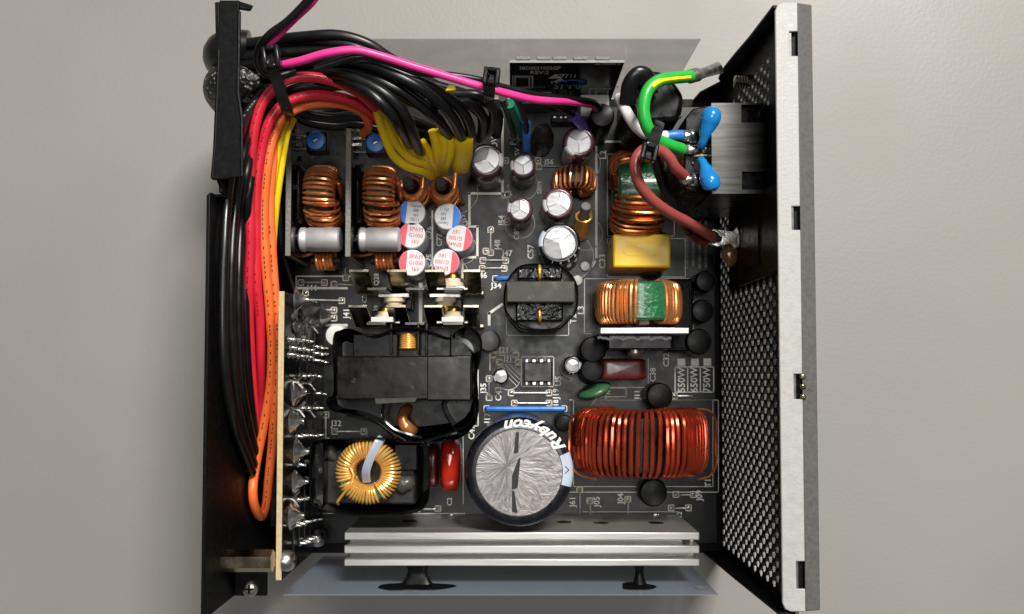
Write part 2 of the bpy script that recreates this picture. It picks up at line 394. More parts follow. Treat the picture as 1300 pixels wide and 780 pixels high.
# --- end flanges of the panel, in the open sides
def end_flange(pts, y0, y1, name='end_flange'):
    M = Matrix(((1, 0, 0, 0), (0, 0, 1, 0), (0, 1, 0, 0), (0, 0, 0, 1)))
    MB().prism(pts, y0, y1, M).build(name, 'case_black', case, bevel=.2)
end_flange([(XR-.5, 0), (63, 0), (63.5, 8), (66.5, 16), (68, 20), (66.3, 24), (65.8, 34), (66.2, 46), (67.0, 60), (67.5, 83), (XR-.5, 83)], YT-.9, YT)
end_flange([(XR-.5, 0), (65, 0), (66, 40), (67.4, 83), (XR-.5, 83)], YB, YB+.9)
# --- side wall with the cable opening
Yt, Yb = at(275, 2, 83).y, YB-1
M = Matrix(((0, 0, 1, 0), (1, 0, 0, 0), (0, 1, 0, 0), (0, 0, 0, 1)))
n1 = at(268, 237, 83).y
XU = -75.0
MB().prism([(Yb, -2), (n1-1.2, -2), (n1-1.2, 81), (n1-2.2, 83), (Yb, 83)], XL-1, XL, M).build('side_wall', 'case_black', case, bevel=.25)
MB().prism([(n1-1.2, -2), (YT, -2), (YT, 46), (74, 46), (74, 73), (Yt, 73), (Yt, 83), (n1+1.4, 83), (n1+.4, 81), (n1-1.2, 81)], XU-1, XU, M).build('side_wall', 'case_black', case, bevel=.25)
MB().span((XL-1, n1-2.0, -2), (XU, n1-1.2, 79)).build('wall_step', 'case_black', case, bevel=.2)
up = [(XU-.6, Yt), (XU+4.6, Yt), (XU+4.6, at(300, 120, 83).y), (XU+5.6, at(300, 150, 83).y), (XU+5.8, at(300, 225, 83).y), (XU+.6, n1+1.6), (XU-2.0, n1+1.6)]
MB().prism(up, 83.05, 83.9).build('side_flange', 'case_black', case, bevel=.25)
MB().prism([(XU-1.9, Yt-.3), (XU-1.6, Yt-9), (XU-.6, Yt-13), (XU-.6, Yt-.3)], 82.6, 83.6).build('hook_tab', 'case_black', case, bevel=.3)
MB().prism([(XU+4.4, Yt-.1), (XU+8.0, Yt-1.2), (XU+7.2, Yt-2.6), (XU+4.4, Yt-2.2)], 82.6, 83.6).build('hook_tab', 'case_black', case, bevel=.3)
MB().tube([V(XU+4.5, Yt-3, 83.6), V(XU+4.5, at(300, 120, 83).y, 83.6), V(XU+5.5, at(300, 150, 83).y, 83.6), V(XU+5.7, at(300, 225, 83).y, 83.6)], .5, 8).build('rolled_edge', 'case_black', case)
MB().tube([V(XU-.6, Yt-13, 83.6), V(XU-1.2, at(270, 180, 83).y, 83.6), V(XU-1.9, n1+2, 83.6)], .4, 8).build('rolled_edge', 'case_black', case)
MB().span((XL, Yb, 56), (XL+9, Yb+9, 57)).build('screw_tab', 'case_black', case, bevel=.2)
MB().span((XL, Yb, -.8), (XL+2, n1, .4)).build('base_fold', 'case_black', case, bevel=.3)

def screw(pos, axis, r, label, h=1.6, name='screw', m='tin'):
    M = frame(pos, axis); o = thing(name, label, 'screw', pos)
    MB().lathe([(r, 0), (r, h*.45), (r*.85, h*.8), (r*.5, h), (0, h)], 20, M).build('head', m, o)
    mb = MB().box((0, 0, h*.98), (r*1.1, r*.22, .3), M); mb.box((0, 0, h*.98), (r*.22, r*1.1, .29), M); mb.build('cross_slot', 'black_plastic', o)
    MB().lathe([(r*.5, -3), (r*.5, .02)], 12, M).build('shank', m, o)
    return o
p = at(318, 747, 57.2); screw((p.x, p.y, 57.0), (0, 0, 1), 2.3, 'dark pan head screw on the tab of the black side wall')
p = at(943, 104, 28); p = at_x(941, 104, XR-3)
o = thing('threaded_stud', 'brass threaded stud standing on the black end panel above the inlet', 'stud', (p.x, p.y, p.z))
mb = MB(); M = frame((XR-.4, p.y, p.z), (-1, 0, 0))
mb.lathe([(2.0, 0), (2.0, 1)]+sum([[(2.0, 1+k*.8), (1.7, 1.4+k*.8)] for k in range(5)], [])+[(0, 5)], 18, M); mb.build('thread', 'steel_dark', o)

# --- clear insulation sheets standing along the two open sides
YS = at(650, 50, 57).y
sh = MB().span((-72, YS, -1), (at(890, 50, 57).x, YS+.25, 57)).build('insulation_sheet', 'film', smooth=False)
tag(sh, 'clear plastic insulation sheet standing behind the upright circuit board', 'sheet')
a = at(360, 755, 55); b = at(912, 755, 55)
sh = MB().span((a.x, a.y-.25, -1), (b.x, a.y, 55)).build('insulation_sheet', 'film_blue', smooth=False)
tag(sh, 'bluish translucent plastic sheet standing along the finned heatsink', 'sheet')
YS2 = a.y

# ================================================================ MAIN CIRCUIT BOARD
board = thing('main_circuit_board', 'black main circuit board printed with white outlines and part numbers', 'circuit board', (0, 0, ZB-1.6))
bx0, bx1, by0, by1 = -72.5, at(908, 475, ZB).x, at(650, 690, ZB).y, at(650, 136, ZB).y
MB().span((bx0, by0, ZB-1.6), (bx1, by1, ZB)).build('board_sheet', 'pcb', board, bevel=.15)
mb = MB()
for x in (-68, 0, 62):
    for y in (by0+4, by1-4, 10): mb.lathe([(2.5, -.8), (2.5, ZB-1.6)], 12, Matrix.Translation((x, y, 0)))
mb.build('mounting_post', 'brass', board)
silk, dim, strip, pads, pring = MB(), MB(), MB(), MB(), MB()
def P(px, py): q = at(px, py, ZB); return (q.x, q.y)
def sl(*pts, w=.32, closed=False, to=None): (to or silk).ribbon([P(*p) for p in pts], w, ZB+.05, closed)
def rect(x0, y0, x1, y1, w=.28, to=None): sl((x0, y0), (x1, y0), (x1, y1), (x0, y1), w=w, closed=True, to=to)
def stext(t, px, py, h=1.9, rot=0, dimm=False):
    mb = MB(); q = P(px, py); text(mb, t, (q[0], q[1], ZB+.06), h, rot, bold=.022)
    mb.build('printed_label', 'silk_dim' if dimm else 'silk', board, smooth=False)
def tin_line(*pts, w=1.0):
    Q = [P(*p) for p in pts]
    for a, b in zip(Q, Q[1:]):
        c = ((a[0]+b[0])/2, (a[1]+b[1])/2); l = math.dist(a, b); strip.box((c[0], c[1], ZB+.12), (l+w*.9, w, .3), rz=math.atan2(b[1]-a[1], b[0]-a[0]))
tin_line((638, 152), (638, 246), (596, 246), (596, 286), w=.95)
tin_line((595, 288), (606, 288), (606, 327), (587, 327), (587, 356), w=.9)
tin_line((549, 268), (549, 342), w=.7); tin_line((512, 235), (512, 344), w=.5)
tin_line((534, 361), (534, 412), w=1.4); tin_line((548, 376), (548, 400), w=.6)
sl((757, 330), (757, 180), (806, 180), w=.8); sl((757, 330), (752, 338), w=.8); sl((795, 150), (795, 178), w=.5)
sl((621, 412), (621, 398), (637, 387), w=.9); rect(643, 384, 722, 426)
rect(771, 196, 856, 300); rect(771, 303, 870, 352); rect(742, 354, 880, 424)
rect(662, 453, 703, 491, w=.3)
for px in (672, 682, 692): sl((px, 453), (px, 458), w=.2); sl((px, 486), (px, 491), w=.2)
sl((376, 372), (376, 351), (446, 351), w=.45); sl((376, 372), (376, 500), w=.25)
sl((607, 470), (607, 541), (598, 541), w=.35); sl((632, 447), (622, 447), (622, 470), w=.35)
rect(722, 508, 912, 625); rect(728, 508, 905, 618, w=.2); sl((722, 508), (722, 560)); sl((740, 650), (862, 650), w=.2); rect(745, 493, 795, 504, w=.2)
sl((588, 552), (588, 640), w=.25); sl((400, 652), (590, 652), w=.25); sl((823, 492), (823, 455), w=.2); sl((755, 492), (823, 492), w=.2)
rect(857, 466, 906, 498, w=.38); sl((873, 466), (873, 498), w=.38); sl((889, 466), (889, 498), w=.38)
for t_, px in (('550W', 865.5), ('650W', 881.5), ('750W', 897.5)): stext(t_, px, 482.5, 2.3, 90)
for px in (865, 882, 898): q = P(px, 460); silk.box((q[0], q[1], ZB+.04), (2.6, 2.4, .06))
def ring(px, py, r, a0=0, a1=360, w=.28):
    c = P(px, py); n = 40
    silk.ribbon([(c[0]+r*cos(radians(a0+(a1-a0)*i/n)), c[1]+r*sin(radians(a0+(a1-a0)*i/n))) for i in range(n+1)], w, ZB+.05)
ring(645, 479, 4.2); ring(725, 467, 3.9, 90, 270)
c = P(645, 479)
for k in range(-3, 4):
    o_ = k*1.1; hl = math.sqrt(max(0, 16-o_*o_))
    if k < 0: continue
    silk.ribbon([(c[0]+o_*.7-(hl*.7 if k else 0), c[1]+o_*.7+(hl*.7 if k else 0)), (c[0]+o_*.7+hl*.7, c[1]+o_*.7-hl*.7)], .22, ZB+.05)
for px, py, r in ((533, 287, 4.7), (533, 314, 4.7), (533, 347, 4.7), (577, 290, 4.7), (588, 317, 4.7), (576, 347, 4.7), (580, 245, 7), (722, 326, 8.2), (738, 208, 6.4), (664, 235, 5), (660, 284, 5), (744, 297, 5.5)): ring(px, py, r, 180, 400)
# solder pads with printed frames
JUMP = {}
def pad(px, py):
    q = P(px, py); pads.lathe([(.5, .0), (.42, .2), (.2, .3), (0, .3)], 10, Matrix.Translation((q[0], q[1], ZB)))
    pring.box((q[0], q[1], ZB+.02), (1.5, 1.5, .06)); a = .95
    silk.ribbon([(q[0]-a, q[1]-a), (q[0]+a, q[1]-a), (q[0]+a, q[1]+a), (q[0]-a, q[1]+a)], .25, ZB+.07, True)
def jumper(a, b, label, mark=None, mp=None, rot=0, h=1.9, two=True, m='bare_wire', r=.3, z=.75):
    pad(*a)
    if two: pad(*b)
    A = at(*a, ZB); B = at(*b, ZB); d = (B-A).normalized()
    pts = [A, A+V(0, 0, z*.7)+d*.5, A+V(0, 0, z)+d*1.2, (A+B)/2+V(0, 0, z), B+V(0, 0, z)-d*1.2, B+V(0, 0, z*.7)-d*.5, B]
    o = tag(MB().tube(cr(pts, 4), r, 8).build('jumper_wire', m), label, 'jumper wire')
    if mark: stext(mark, *mp, h, rot)
    return o
jumper((623, 292), (623, 321), 'bare silver jumper wire beside the printed J48', 'J48', (632, 311), 90)
jumper((613, 331), (642, 331), 'bare silver jumper wire below the printed J47', 'J47', (644, 322))
jumper((612, 341), (640, 341), 'bare silver jumper wire above the printed J46', 'J46', (612, 350))
jumper((629, 354), (660, 354), 'short blue sleeved jumper at J34 running under the small transformer', 'J34', (630, 363), m='w_blue', r=.8, z=1.2)
jumper((382, 359), (412, 359), 'bare silver jumper wire above the printed J44', 'J44', (396, 366))
jumper((386, 381), (434, 382), 'long bare jumper wire next to the row of solder domes', '37', (399, 385), h=1.4)
jumper((424, 394), (408, 394), 'upper of two short bare jumpers by the printed J41', 'J41', (440, 398), 90, two=False)
jumper((424, 404), (408, 404), 'lower of two short bare jumpers by the printed J41', two=False)
jumper((424, 361), (447, 362), 'bare jumper wire running under the first leaning heatsink tab', two=False)
jumper((439, 353), (439, 340), 'short bare jumper wire under the small ferrite coil', two=False)
jumper((626, 451), (655, 451), 'bare silver jumper wire below the printed J21', 'J21', (640, 445))
jumper((634, 460), (658, 460), 'bare silver jumper wire below the printed J31', 'J31', (645, 456), h=1.6)
jumper((649, 499), (697, 499), 'bare silver jumper wire ending at the printed J19', 'J19', (706, 500), 90)
jumper((653, 512), (697, 512), 'bare silver jumper wire just above the long blue one', '18', (706, 512), 90, h=1.6)
jumper((618, 519), (716, 519), 'long blue sleeved jumper wire beside the big capacitor', 'J17', (619, 531), 90, r=.95, m='blue_plastic', z=3.2)
jumper((621, 481), (621, 505), 'short bare jumper wire beside the printed J35', 'J35', (614, 493), 90)
jumper((684, 212), (712, 212), 'bare jumper wire under the printed J56', 'J56', (697, 206), two=False, h=1.7)
jumper((749, 636), (749, 668), 'bare jumper wire dropping from J05 to the finned heatsink', 'J05', (758, 637), 90, two=False)
jumper((797, 634), (797, 666), 'bare jumper wire dropping from J04 to the finned heatsink', 'J04', (788, 633), 90, two=False)
jumper((736, 622), (736, 668), 'long bare jumper wire between the big capacitor and J05', 'J61', (727, 637), 90, two=False)
jumper((858, 628), (880, 628), 'bare jumper wire ending at the printed J09', 'J09', (888, 629), 90)
jumper((852, 645), (874, 645), 'bare jumper wire under the one ending at J09', 'J12', (863, 655), 90, h=1.5)
jumper((856, 503), (879, 503), 'short bare jumper wire under the wattage table', None, two=False)
jumper((425, 548), (462, 548), 'bare jumper wire below the printed J32', 'J32', (427, 538))
jumper((414, 527), (414, 560), 'bare jumper wire standing beside the printed J32')
jumper((645, 247), (645, 278), 'bare jumper wire beside the printed J54', 'J54', (637, 280), 90)
jumper((530, 646), (556, 646), 'bare jumper wire at the printed J24', 'J24', (537, 638))
for t_, px, py, h, rot in (('U5', 709, 484, 2.0, 90), ('C43', 633, 500, 2.0, 90), ('L3', 738, 394, 2.1, 90), ('T2', 728, 405, 2.1, 90), ('C57', 674, 320, 2.0, 90), ('L2', 766, 197, 2.1, 90), ('C33', 765, 332, 2.0, 90),
    ('C32', 846, 457, 1.9, 90), ('C38', 829, 476, 1.9, 90), ('TR1', 772, 499, 1.6, 90), ('J11', 809, 501, 1.7, 90), ('T1', 899, 613, 1.9, 90), ('C47', 599, 549, 2.0, 90), ('PG', 652, 178, 2.0, 90), ('P', 680, 180, 2.0, 90), ('OVA', 628, 178, 2.0, 90),
    ('C76', 545, 296, 1.8, 90), ('C75', 545, 331, 1.8, 90), ('C77', 558, 305, 1.8, 90), ('Q15', 589, 280, 1.6, 110), ('C81', 656, 297, 1.7, 90), ('5V', 657, 193, 1.6, 90), ('Q28', 478, 355, 1.6, 90), ('D29', 478, 395, 1.6, 90), ('SB0V', 685, 238, 1.5, 90), ('C2', 571, 637, 1.6, 90), ('C55', 463, 378, 1.5, 90)):
    stext(t_, px, py, h, rot)
for px, py in ((683, 204), (642, 204), (641, 248), (644, 282), (617, 319), (388, 372)): pad(px, py)
# rows of tiny warning print at the right edge of the board
for k, px in enumerate((872, 880, 888, 896)):
    y = 282
    while y < 338:
        l = random.uniform(3, 9); sl((px, y), (px, min(y+l, 340)), w=.9, to=dim); y += l+2
for k, (y, hgt) in enumerate(((366, 16), (413, 12))):
    sl((378+k*20, y), (440, y), w=.8)
silk.build('printed_outlines', 'silk', board, smooth=False, kind='stuff')
dim.build('fine_print', 'silk_dim', board, smooth=False, kind='stuff')
strip.build('tinned_strips', 'tin_strip', board, bevel=.1)
pring.build('pad_rings', 'pad', board, smooth=False, kind='stuff')
pads.build('solder_joints', 'solder', board, kind='stuff')

# ================================================================ CAPACITORS
def vented_top(mb, R, z, rot, M, depth=.11):
    rings = [0, .25, .5, .75, .93, 1.0]; n = 48; vs = []; fs = []
    nk = [(cos(radians(rot+120*k+60)), sin(radians(rot+120*k+60))) for k in range(3)]
    for f in rings:
        for i in range(n):
            a = 2*pi*i/n; x, y = R*f*cos(a), R*f*sin(a); d = max(x*q[0]+y*q[1] for q in nk)
            vs.append(V(x, y, z+(R-d)*depth if f < 1 else z))
    for j in range(len(rings)-1):
        for i in range(n): fs.append([j*n+i, j*n+(i+1) % n, (j+1)*n+(i+1) % n, (j+1)*n+i])
    mb.add(vs, fs, M)
def electrolytic(px, py, rpx, h, sleeve, label, rot=90, stripe=180, lean=(0, 0), top=.76, group=None, mark=None, scored=True):
    zt = ZB+h; R = rpx/sc(zt); p = at(px, py, zt); b = V(p.x-lean[0], p.y-lean[1], ZB)
    o = thing('capacitor', label, 'capacitor', b, group)
    M = frame(b, V(lean[0], lean[1], h)); c = min(1.0, R*.22)
    prof = [(R*.93, 0), (R, .5), (R, h-c)]+[(R-c+c*cos(radians(a)), h-c+c*sin(radians(a))) for a in (25, 50, 75, 90)]+[(R*top, h-.05), (R*top, h-.5)]
    MB().lathe(prof, 40, M).build('sleeve', sleeve, o)
    mb = MB(); vented_top(mb, R*top, h-.28, rot, M); mb.lathe([(R*top, h-.3), (R*top, h-.9)], 40, M, caps=False)
    top_o = mb.build('vented_top', 'can_top', o, ang=3)
    if scored:
        mb = MB()
        for k in range(3):
            a = radians(rot+120*k); L = R*top*.92
            mb.box((cos(a)*L/2, sin(a)*L/2, h-.22+R*top*.055), (L, .26, .22), M @ Matrix.Identity(4), rz=a)
        mb.build('score_line', 'ferrite_grey', top_o)
    w = radians(24)
    pr = [(R+.03, 1), (R+.03, h-c)]+[(R-c+(c+.03)*cos(radians(a)), h-c+(c+.03)*sin(radians(a))) for a in (25, 50, 75, 90)]+[(R*top+.02, h)]
    MB().lathe(pr, 8, M, radians(stripe)-w, radians(stripe)+w).build('polarity_stripe', 'stripe' if sleeve != 'sleeve_black' else 'stripe_blue', o)
    if mark:
        mb = MB()
        for k, ch in enumerate(mark):
            a = radians(250+k*24); mb2 = MB(); text(mb2, ch, (0, 0, 0), c*.9)
            q = V(cos(a)*(R-c*.35), sin(a)*(R-c*.35), h-c*.28+.05)
            F_ = M @ frame(q, V(cos(a)*.7, sin(a)*.7, .8), V(-sin(a), cos(a), 0)); mb.add(mb2.v, mb2.f, F_)
        mb.build('printed_mark', 'silk', o, smooth=False)
    return o
electrolytic(617, 203, 22.5, 22, 'sleeve_brown', 'brown sleeved capacitor between the yellow sleeve and the tinned corner strip', 75, 0)
electrolytic(664, 210, 16.5, 19, 'sleeve_brown', 'slim brown capacitor below the blue sleeved wire end', 35, 180)
electrolytic(660, 266, 16.5, 17, 'sleeve_brown', 'slim brown capacitor beside the printed C81', 90, 170)
electrolytic(709, 258, 20.5, 19, 'sleeve_brown', 'brown capacitor under the small upright copper toroid', 80, 190)
electrolytic(735, 180, 20.5, 21, 'sleeve_brown', 'brown capacitor in front of the violet wire end', 150, 225)
electrolytic(710, 309, 27, 23, 'sleeve_black', 'wide black capacitor beside the copper coil on a rod', 40, 165, mark='1000u', top=.78, lean=(-1.2, .6))
electrolytic(727, 464, 12, 11, 'sleeve_black', 'small black capacitor beside the black thermistor discs', 20, 0, top=.68, mark='47', scored=False)
electrolytic(636, 478, 10, 8, 'sleeve_black', 'tiny capacitor standing in the printed hatched circle', 20, 200, top=.82, scored=False)
def polymer(px, py, ink, lines, sizes, rot, label):
    h = 15; zt = ZB+h; R = 17.4/sc(zt); p = at(px, py, zt); b = V(p.x, p.y, ZB); o = thing('polymer_capacitor', label, 'capacitor', b)
    M = Matrix.Translation(b) @ Matrix.Rotation(radians(rot), 4, 'Z')
    MB().lathe([(R*.9, 0), (R, .4), (R, 1.6), (R*.93, 1.9), (R*.93, 2.3), (R, 2.6), (R, h-.5), (R-.15, h-.15), (R-.5, h), (0, h)], 40, M).build('can', 'can', o)
    MB().lathe([(R-.35, h-.02), (R-.38, h+.03), (0, h+.03)], 40, M).build('printed_top', 'can_print', o)
    x = -R*.42; a0 = math.acos(x/R); r2 = R-.22; seg = [(r2*cos(a0+(2*pi-2*a0)*i/24), r2*sin(a0+(2*pi-2*a0)*i/24)) for i in range(25)]
    MB().prism(seg, h+.02, h+.06, M).build('colour_segment', 'ink_blue' if ink == 'b' else 'ink_red', o)
    mb = MB()
    for k, (s_, hh) in enumerate(zip(lines, sizes)):
        pitch = 6.0/len(lines)
        text(mb, s_, (R*.28, 3.0-pitch*(k+.5), h+.06), hh, 0, M, sx=.92 if ink == 'r' else .8)
    mb.build('printed_text', 'ink_navy' if ink == 'b' else 'ink_red_text', o, smooth=False)
BL = ['Capxon', '680', '16V', 'PS111']; BS = [.95, 1.05, 1.05, 1.05]
polymer(523, 270, 'b', BL, BS, -6, 'blue marked silver can capacitor in front of the first copper ring coil')
polymer(568, 275, 'b', BL, BS, 176, 'blue marked silver can capacitor with its print upside down')
polymer(523, 299, 'r', ['EPA39', 'G1000', '16V'], [1.25]*3, -7, 'red marked can capacitor reading EPA39 right next to a blue marked one')
polymer(523, 334, 'r', ['EPA39', 'G1000', '16V'], [1.25]*3, -4, 'red marked can capacitor reading EPA39 by a leaning metal tab')
polymer(583, 303, 'r', ['EPA40', 'G1000', '16V'], [1.25]*3, 172, 'red marked can capacitor reading EPA40 inside the tinned step outline')
polymer(566, 333, 'r', ['EPA40', 'G1000', '16V'], [1.25]*3, 174, 'red marked can capacitor reading EPA40 above the leaning metal tabs')
# --- the big bulk capacitor
h = 40; zt = ZB+h; p = at(659, 600, zt); R = 69/sc(zt); b = V(p.x, p.y, ZB); M = Matrix.Translation(b)
big = thing('bulk_capacitor', 'large round black capacitor with crinkled foil top and white script lettering', 'capacitor', b)
MB().lathe([(R*.97, 0), (R, 1), (R, h-2.2)]+[(R-2.2+2.2*cos(radians(a)), h-2.2+2.2*sin(radians(a))) for a in (20, 40, 60, 80, 90)]+[(R*.80, h), (R*.79, h-.5)], 72, M).build('sleeve', 'sleeve_black', big)
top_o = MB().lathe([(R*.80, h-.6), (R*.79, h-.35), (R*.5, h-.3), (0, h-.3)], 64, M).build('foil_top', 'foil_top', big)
mb = MB()  # dark strips paint a dark reflection streak onto the foil top
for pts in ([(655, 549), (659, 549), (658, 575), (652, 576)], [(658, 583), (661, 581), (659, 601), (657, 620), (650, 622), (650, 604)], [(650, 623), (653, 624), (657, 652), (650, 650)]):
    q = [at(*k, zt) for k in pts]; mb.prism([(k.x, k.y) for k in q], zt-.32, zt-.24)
mb.build('dark_reflection', 'ferrite', top_o)
mb = MB(); tw = [('R', 34), ('u', 47), ('b', 58), ('y', 69), ('c', 79.5), ('o', 90), ('n', 101)]
for ch, a in tw:
    a = radians(a); m2 = MB(); text(m2, ch, (0, 0, 0), 3.3 if ch == 'R' else 3.1, 0, None, .35, 1.2, .03)
    rr = R-1.9; q = V(cos(a)*rr, sin(a)*rr, h+.06)
    F_ = M @ Matrix.Translation(q) @ Matrix.Rotation(a+pi/2, 4, 'Z'); mb.add(m2.v, m2.f, F_)
lt = mb.build('script_lettering', 'silk', big, smooth=False)
pr = [(R+.04, 4), (R+.04, h-2.2)]+[(R-2.2+2.24*cos(radians(a)), h-2.2+2.24*sin(radians(a))) for a in (20, 40, 60, 80, 90)]+[(R*.80, h+.04)]
MB().lathe(pr, 10, M, radians(-16), radians(22)).build('polarity_stripe', 'stripe_blue', big)
mb = MB(); a = radians(3); c0 = V(cos(a)*(R-1.9), sin(a)*(R-1.9), h+.1)
mb.ribbon([(b.x+c0.x-.5, b.y+c0.y+1), (b.x+c0.x+.5, b.y+c0.y), (b.x+c0.x-.5, b.y+c0.y-1)], .25, ZB+h+.1); mb.build('minus_mark', 'sleeve_black', big, smooth=False)
mb = MB()
for k, ch in enumerate('105°C 4'):
    a = radians(64+k*9); m2 = MB(); text(m2, ch, (0, 0, 0), 2.2, 0)
    mb.add(m2.v, m2.f, M @ frame(V(cos(a)*(R+.06), sin(a)*(R+.06), h-8), V(cos(a), sin(a), 0), V(-sin(a), cos(a), 0)))
mb.build('printed_rating', 'ink_blue', big, smooth=False)

# ================================================================ COILS
def spow(x, e): return math.copysign(abs(x)**e, x)
def winding(mb, C, axis, e1, Ro, Ri, B, th0, th1, turns, wr, seed=1, jit=.25, per=16, ex=.62):
    e3 = Vector(axis).normalized(); e1 = Vector(e1).normalized(); e2 = e3.cross(e1); rnd = random.Random(seed)
    Rc, A = (Ro+Ri)/2, (Ro-Ri)/2+wr; Bz = B+wr; pts = []; N = int(turns*per)
    js = [rnd.uniform(-jit, jit)/turns for _ in range(turns+2)]
    for i in range(N+1):
        t_ = i/per; k = int(t_); f = t_-k; a = js[min(k, turns)]*(1-f)+js[min(k+1, turns+1)]*f
        th = radians(th0+(th1-th0)*(t_/turns+a)); ph = 2*pi*f+pi
        r = Rc+A*spow(cos(ph), ex); z = Bz*spow(sin(ph), ex)
        pts.append(Vector(C)+(e1*cos(th)+e2*sin(th))*r+e3*z)
    mb.tube(pts, wr, 7); return mb
def core(mb, C, axis, Ro, Ri, B, n=48):
    c = min(.6, (Ro-Ri)*.2)
    mb.lathe([(Ri, -B+c), (Ri+c, -B), (Ro-c, -B), (Ro, -B+c), (Ro, B-c), (Ro-c, B), (Ri+c, B), (Ri, B-c), (Ri, -B+c)], n, frame(C, axis), caps=False)
# big red choke
zt = 51; c = at(818, 566, zt); Ro = 89/sc(42); C = V(at(818, 566, 40).x, c.y, ZB+Ro-.4)
o = thing('choke_coil', 'large upright choke wound in shiny red enamelled wire', 'choke', (C.x, C.y, ZB))
mb = MB(); core(mb, C, (0, 1, 0), Ro-1.7, 10, 8.2); mb.build('core', 'black_plastic', o)
mb = MB(); winding(mb, C, (0, -1, 0), (1, 0, 0), Ro-1.3, 10, 8.8, -62, 242, 54, .72, 3, .3, 18); mb.build('winding', 'enamel_red', o)
for s in (-1, 1):
    e = [C+V(s*(Ro*.72), 10.3, Ro*.70), C+V(s*(Ro*.92), 9.6, Ro*.52), C+V(s*(Ro+.9), 6.5, Ro*.36), C+V(s*(Ro+1.2), 0, Ro*.30), C+V(s*(Ro+.9), -6.5, Ro*.36), C+V(s*(Ro*.92), -9.6, Ro*.52), C+V(s*(Ro*.72), -10.3, Ro*.70)]
    MB().tube(cr(e, 6), .3, 6, flat=1.6).build('tape_edge', 'copper_dark', o)
mb = MB().span((C.x-11, C.y-8, ZB), (C.x+11, C.y+8, ZB+2.5)); mb.build('base_holder', 'black_plastic', o, bevel=.4)
# common mode choke standing across the board
Ro = 57/sc(30); C = at(815, 383, 34); C = V(C.x, C.y, ZB+Ro+1.5)
o = thing('common_mode_choke', 'copper wound choke with green core above the bright metal bar', 'choke', (C.x, C.y, ZB))
B = 5.8
mb = MB(); core(mb, C, (0, 1, 0), Ro-1.1, 7, B); mb.build('core', 'green_core', o)
mb = MB(); winding(mb, C, (0, -1, 0), (1, 0, 0), Ro-1.2, 7, B, 98, 250, 24, .56, 8, .15); mb.build('winding', 'copper', o)
mb = MB(); winding(mb, C, (0, -1, 0), (1, 0, 0), Ro-1.2, 7, B, 60, -70, 20, .56, 10, .15); mb.build('winding', 'copper', o)
MB().span((C.x-8, C.y-5, ZB), (C.x+8, C.y+5, ZB+2)).build('base_holder', 'black_plastic', o, bevel=.3)
p = at(818, 412, 26); MB().span((p.x-1.6, p.y-.2, 16), (p.x+1.6, p.y+3.5, 26)).build('divider', 'cream', o, bevel=.3)
# second choke, turned a quarter
Ro = 56/sc(30); C = at(812, 240, 36); C = V(C.x, C.y, ZB+Ro+1.5)
o = thing('common_mode_choke', 'copper wound choke with green core under the brown wire', 'choke', (C.x, C.y, ZB))
B = 6.4
mb = MB(); core(mb, C, (1, 0, 0), Ro-1.1, 7, B); mb.build('core', 'green_core', o)
mb = MB(); winding(mb, C, (1, 0, 0), (0, 1, 0), Ro-1.2, 7, B, 99, 240, 19, .58, 12, .3, 16, .72); winding(mb, C, (1, 0, 0), (0, 1, 0), Ro-.2, 6, B+1.1, 118, 176, 6, .58, 13, .5, 16, .8); mb.build('winding', 'copper_dark', o)
mb = MB(); winding(mb, C, (1, 0, 0), (0, 1, 0), Ro-1.2, 7, B, 51, -70, 16, .58, 14, .3, 16, .72); winding(mb, C, (1, 0, 0), (0, 1, 0), Ro-.2, 6, B+1.1, 36, -5, 5, .58, 15, .5, 16, .8); mb.build('winding', 'copper_dark', o)
MB().span((C.x-5, C.y-8, ZB), (C.x+5, C.y+8, ZB+2)).build('base_holder', 'black_plastic', o, bevel=.3)
# small toroid
Ro = 29/sc(22); C = at(731, 226, 24); C = V(C.x, C.y, ZB+Ro+.3)
o = thing('toroid_coil', 'small upright copper toroid with spaced turns on a black core', 'toroid coil', (C.x, C.y, ZB))
mb = MB(); core(mb, C, (0, 1, -.18), Ro-.9, 3.1, 3.0, 36); mb.build('core', 'ferrite', o)
mb = MB(); winding(mb, C, (0, -1, .18), (1, 0, 0), Ro-.9, 3.1, 3.1, -70, 250, 21, .46, 16, .2, 14); mb.build('winding', 'copper', o)
# flat yellow toroid inside the tape tub
zt = 44; p = at(465, 601, zt); C = V(p.x, p.y, 39.5)
o = thing('toroid_coil', 'flat gold wound toroid lying in the black tape tub', 'toroid coil', (C.x, C.y, 35.6))
mb = MB(); core(mb, C, (0, 0, 1), 8.9, 4.6, 3.2, 40); mb.build('core', 'green_core', o)
mb = MB(); winding(mb, C, (0, 0, 1), (1, 0, 0), 9.0, 4.5, 3.2, -60, 198, 37, .42, 17, .18, 14); winding(mb, C, (0, 0, 1), (1, 0, 0), 9.0, 4.5, 3.2, 204, 292, 13, .42, 18, .3, 14); mb.build('winding', 'copper_gold', o)
q = [C+V(-6, 2, 3.6), C+V(-4.4, 1, 4.1), C+V(-4.0, -1.5, 4.2), C+V(-6, -5, 4.1), C+V(-8.6, -8.5, 3.2), C+V(-8.8, -9.6, 1)]
MB().tube(cr(q, 6), .42, 8).build('wire_end', 'copper_gold', o)
q = [C+V(3.4, 10.4, 1.5), C+V(2.6, 9.4, 4.2), C+V(.9, 5, 4.6), C+V(-.4, 1, 4.0), C+V(-1.2, -4, 3.2), C+V(-1.2, -4.2, 0)]
MB().tube(cr([C+V(4.4, 10.2, 2), C+V(3.4, 9, 4.1), C+V(1.2, 4.5, 4.4), C+V(-.2, .5, 3.6), C+V(-.4, -3, 1.0)], 8), 1.25, 8, flat=.18).build('clear_strap', 'clear_tape', o)
